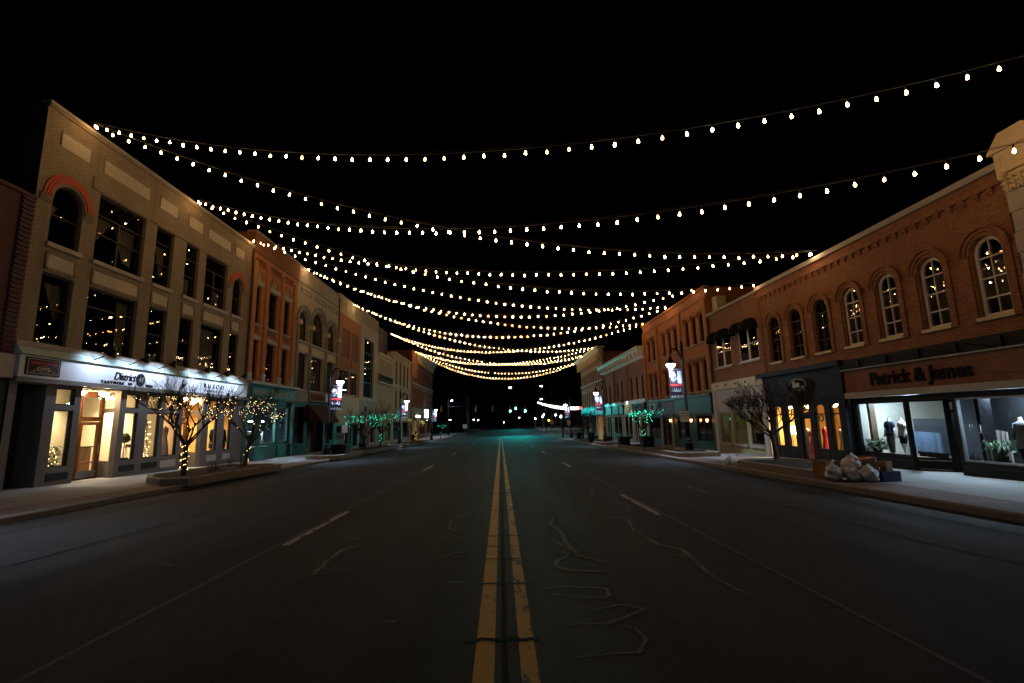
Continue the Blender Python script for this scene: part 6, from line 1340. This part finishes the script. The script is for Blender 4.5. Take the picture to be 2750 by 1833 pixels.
signal('yellow-cased traffic signal over the left lane seen from its side', -5.54, 110, 4.3, False, 1.4); signal('unlit traffic signal next to the side-on one', -1.8, 112, 4.4, False, 1.7); signal('yellow traffic signal by the far left corner', -13.1, 108, 4.4, False, .9)
t = thing('signal_mast', 'steel signal mast with a long arm over the crossing', 'mast', (-11.8, 110.4, gz(110.4))); MB().tube([(-11.8,110.4,gz(110)),(-11.8,110.4,7.4)], [.17,.10], 10).build('pole', M['lamp_black'], t); MB().tube([(-11.8,110.4,5.05),(-6,110.4,5.15),(6.4,110.4,5.2)], [.10,.08,.05], 8).build('arm', M['lamp_black'], t)
def far_lamp(label, x, y, z, g=1, arm=.9, r=.24):
    zb = gz(y); t = thing('street_lamp', label, 'street lamp', (x, y, zb), 'plain lamps beyond the crossing'); xp = x - arm
    MB().tube([(xp, y, zb), (xp, y, z+.1)], [.10, .06], 8).build('pole', M['lamp_black'], t); MB().tube([(xp, y, z+.05), (xp+arm*.5, y, z+.22), (x, y, z+.14)], .04, 6).build('arm', M['lamp_black'], t)
    MB().lathe([(.05,.16),(r,.06),(r*1.05,.0)], (x, y, z), 12).build('lamp_hood', M['lamp_black'], t); MB().lathe([(r*.95,.0),(r*.8,-.10),(.02,-.15)], (x, y, z), 12).build('lamp_lens', M['lamp_lens'], t, True)
    spot(t, (x, y, z-.16), (0, 0, -1), 1200, 140, COOL, .75, .12)
far_lamp('tall lamp high over the centre of the crossing', 2.8, 132, 10.7, arm=-8.5, r=.32); far_lamp('tall lamp high over the right side of the crossing', 11.4, 132, 10.9, arm=-2.5, r=.32); far_lamp('lamp on the signal mast corner', -11.0, 110, 6.5); far_lamp('small lamp beyond the left corner of the crossing', -10.4, 150, 4.3); far_lamp('lamp before the lit garland', 9.6, 112, 6.5, arm=-.9); far_lamp('tiny lamp past the far left street lamp', -12.6, 122, 2.2, r=.2)
for i, (x, y, z) in enumerate(((14.6, 128, 2.7), (12.2, 140, 2.4), (17.0, 136, 2.2), (10.8, 150, 1.9), (18.8, 150, 2.6), (14.4, 160, 3.2))):
    t = thing('shop_light', ('white light', 'blurred white light', 'small white light', 'low white light', 'far white light', 'distant white light')[i] + ' on a post in the lit lot right of the crossing', 'lamp', (x, y, gz(y)), 'white lights in the far lot'); MB().tube([(x, y, gz(y)), (x, y, z)], .04, 6).build('pole', M['steel'], t); MB().blob((x, y, z+.15), .2, 10, 7).build('globe', M['white_glow'], t, True)
t = thing('lit_garland', 'sagging garland of bright lit panels across the far side street', 'garland', (9.2, 124, 6.2)); GP = lambda u: (9.6 + 12.4*u, 124.0, 6.35 - 1.55*math.sin(PI*min(1, u*1.25)*.5)**.8 + .25*max(0, u-.8))
MB().tube([GP(k/20) for k in range(21)], .03, 5).build('cable', M['cable'], t)
for k in range(15):
    a, b = GP(k/15+.008), GP((k+.82)/15); hh = .32 + .36*min(1, k/5)
    MB().hexa([(a[0],a[1]-.05,a[2]-hh-.06),(b[0],b[1]-.05,b[2]-hh-.06),(b[0],b[1]+.05,b[2]-hh-.06),(a[0],a[1]+.05,a[2]-hh-.06),(a[0],a[1]-.05,a[2]-.06),(b[0],b[1]-.05,b[2]-.06),(b[0],b[1]+.05,b[2]-.06),(a[0],a[1]+.05,a[2]-.06)]).build('lit_panel', M['garland_glow' if k < 13 else 'red_glow'], t)
for xx, top in ((9.55, 6.5), (22.1, 5.4)): MB().tube([(xx, 124, gz(124)), (xx, 124, top)], .08, 8).build('post', M['lamp_black'], t)
o = MB().blob((12.6, 126, 1.5), .26, 10, 8).build('amber_beacon', M['amber_glow']); tag(o, 'small amber beacon in the far lot', 'beacon')
MB().tube([(12.6, 126, gz(126)), (12.6, 126, 1.4)], .03, 6).build('post', M['steel'], o)
def dark_house(label, x0, x1, y0, y1, h, gable):
    zb = gz(y0)-.3; t = thing('dark_building', label, 'building', ((x0+x1)/2, (y0+y1)/2, zb)); F_ = Side(y0, -1)
    MB().box(x0, x1, y0, y1, zb, h).build('wall', M['silhouette'], t)
    q = MB(); xm = (x0+x1)/2
    if gable: q.add([(x0-.4,y0-.4,h-.1),(x1+.4,y0-.4,h-.1),(xm,y0-.4,h+2.2),(x0-.4,y1+.4,h-.1),(x1+.4,y1+.4,h-.1),(xm,y1+.4,h+2.2)], [(0,1,2),(5,4,3),(0,2,5,3),(1,4,5,2),(0,3,4,1)])
    else: q.box(x0-.2, x1+.2, y0-.2, y1+.2, h, h+.35)
    q.build('roof', M['roof_tar'], t)
    for k in range(int((x1-x0)/2.4)):
        fr = MB().box(x0+.7+k*2.4, x0+1.9+k*2.4, y0-.06, y0+.02, zb+1.6, zb+3.2).build('window', M['dark_wood'], t); MB().box(x0+.78+k*2.4, x0+1.82+k*2.4, y0-.08, y0-.062, zb+1.68, zb+3.12).build('pane', M['black_paint'], fr)
dark_house('unlit brick block beyond the crossing, left of the road', -30, -9.5, 134, 150, 8.5, False); dark_house('unlit gabled house far up the left of the road', -26, -9, 170, 184, 5.6, True); dark_house('unlit low building behind the lit lot', 12, 34, 172, 188, 4.2, False)
rt = random.Random(4)
for i, (x, y, h_) in enumerate(((-8.5, 215, 11), (16, 150, 9), (22, 160, 10), (2, 262, 11), (12, 232, 10), (-16, 200, 12))):
    tree(('first', 'second', 'third', 'fourth', 'fifth', 'sixth')[i] + ' dark tree shape beyond the crossing', x, y, h_, .8, .28, 100+i, 6, .25, depth=5)

for i, (x, y, z) in enumerate(((1.4, 205, .9), (-6.9, 150, 2.0), (-8.0, 146, 2.1), (7.4, 190, 2.6), (-15.5, 169.5, 2.4))):
    o = MB().blob((x, y, z), .16, 8, 6).build('house_light', M['white_glow']); tag(o, ('tiny light at the top of the far road', 'left of two small lights beyond the crossing', 'right of two small lights beyond the crossing', 'small light on the slope right of the far road', 'porch light of the unlit gabled house')[i], 'lamp', 'small far lights'); MB().tube([(x, y, gz(y)-.1), (x, y, z)], .03, 5).build('post', M['lamp_black'], o)
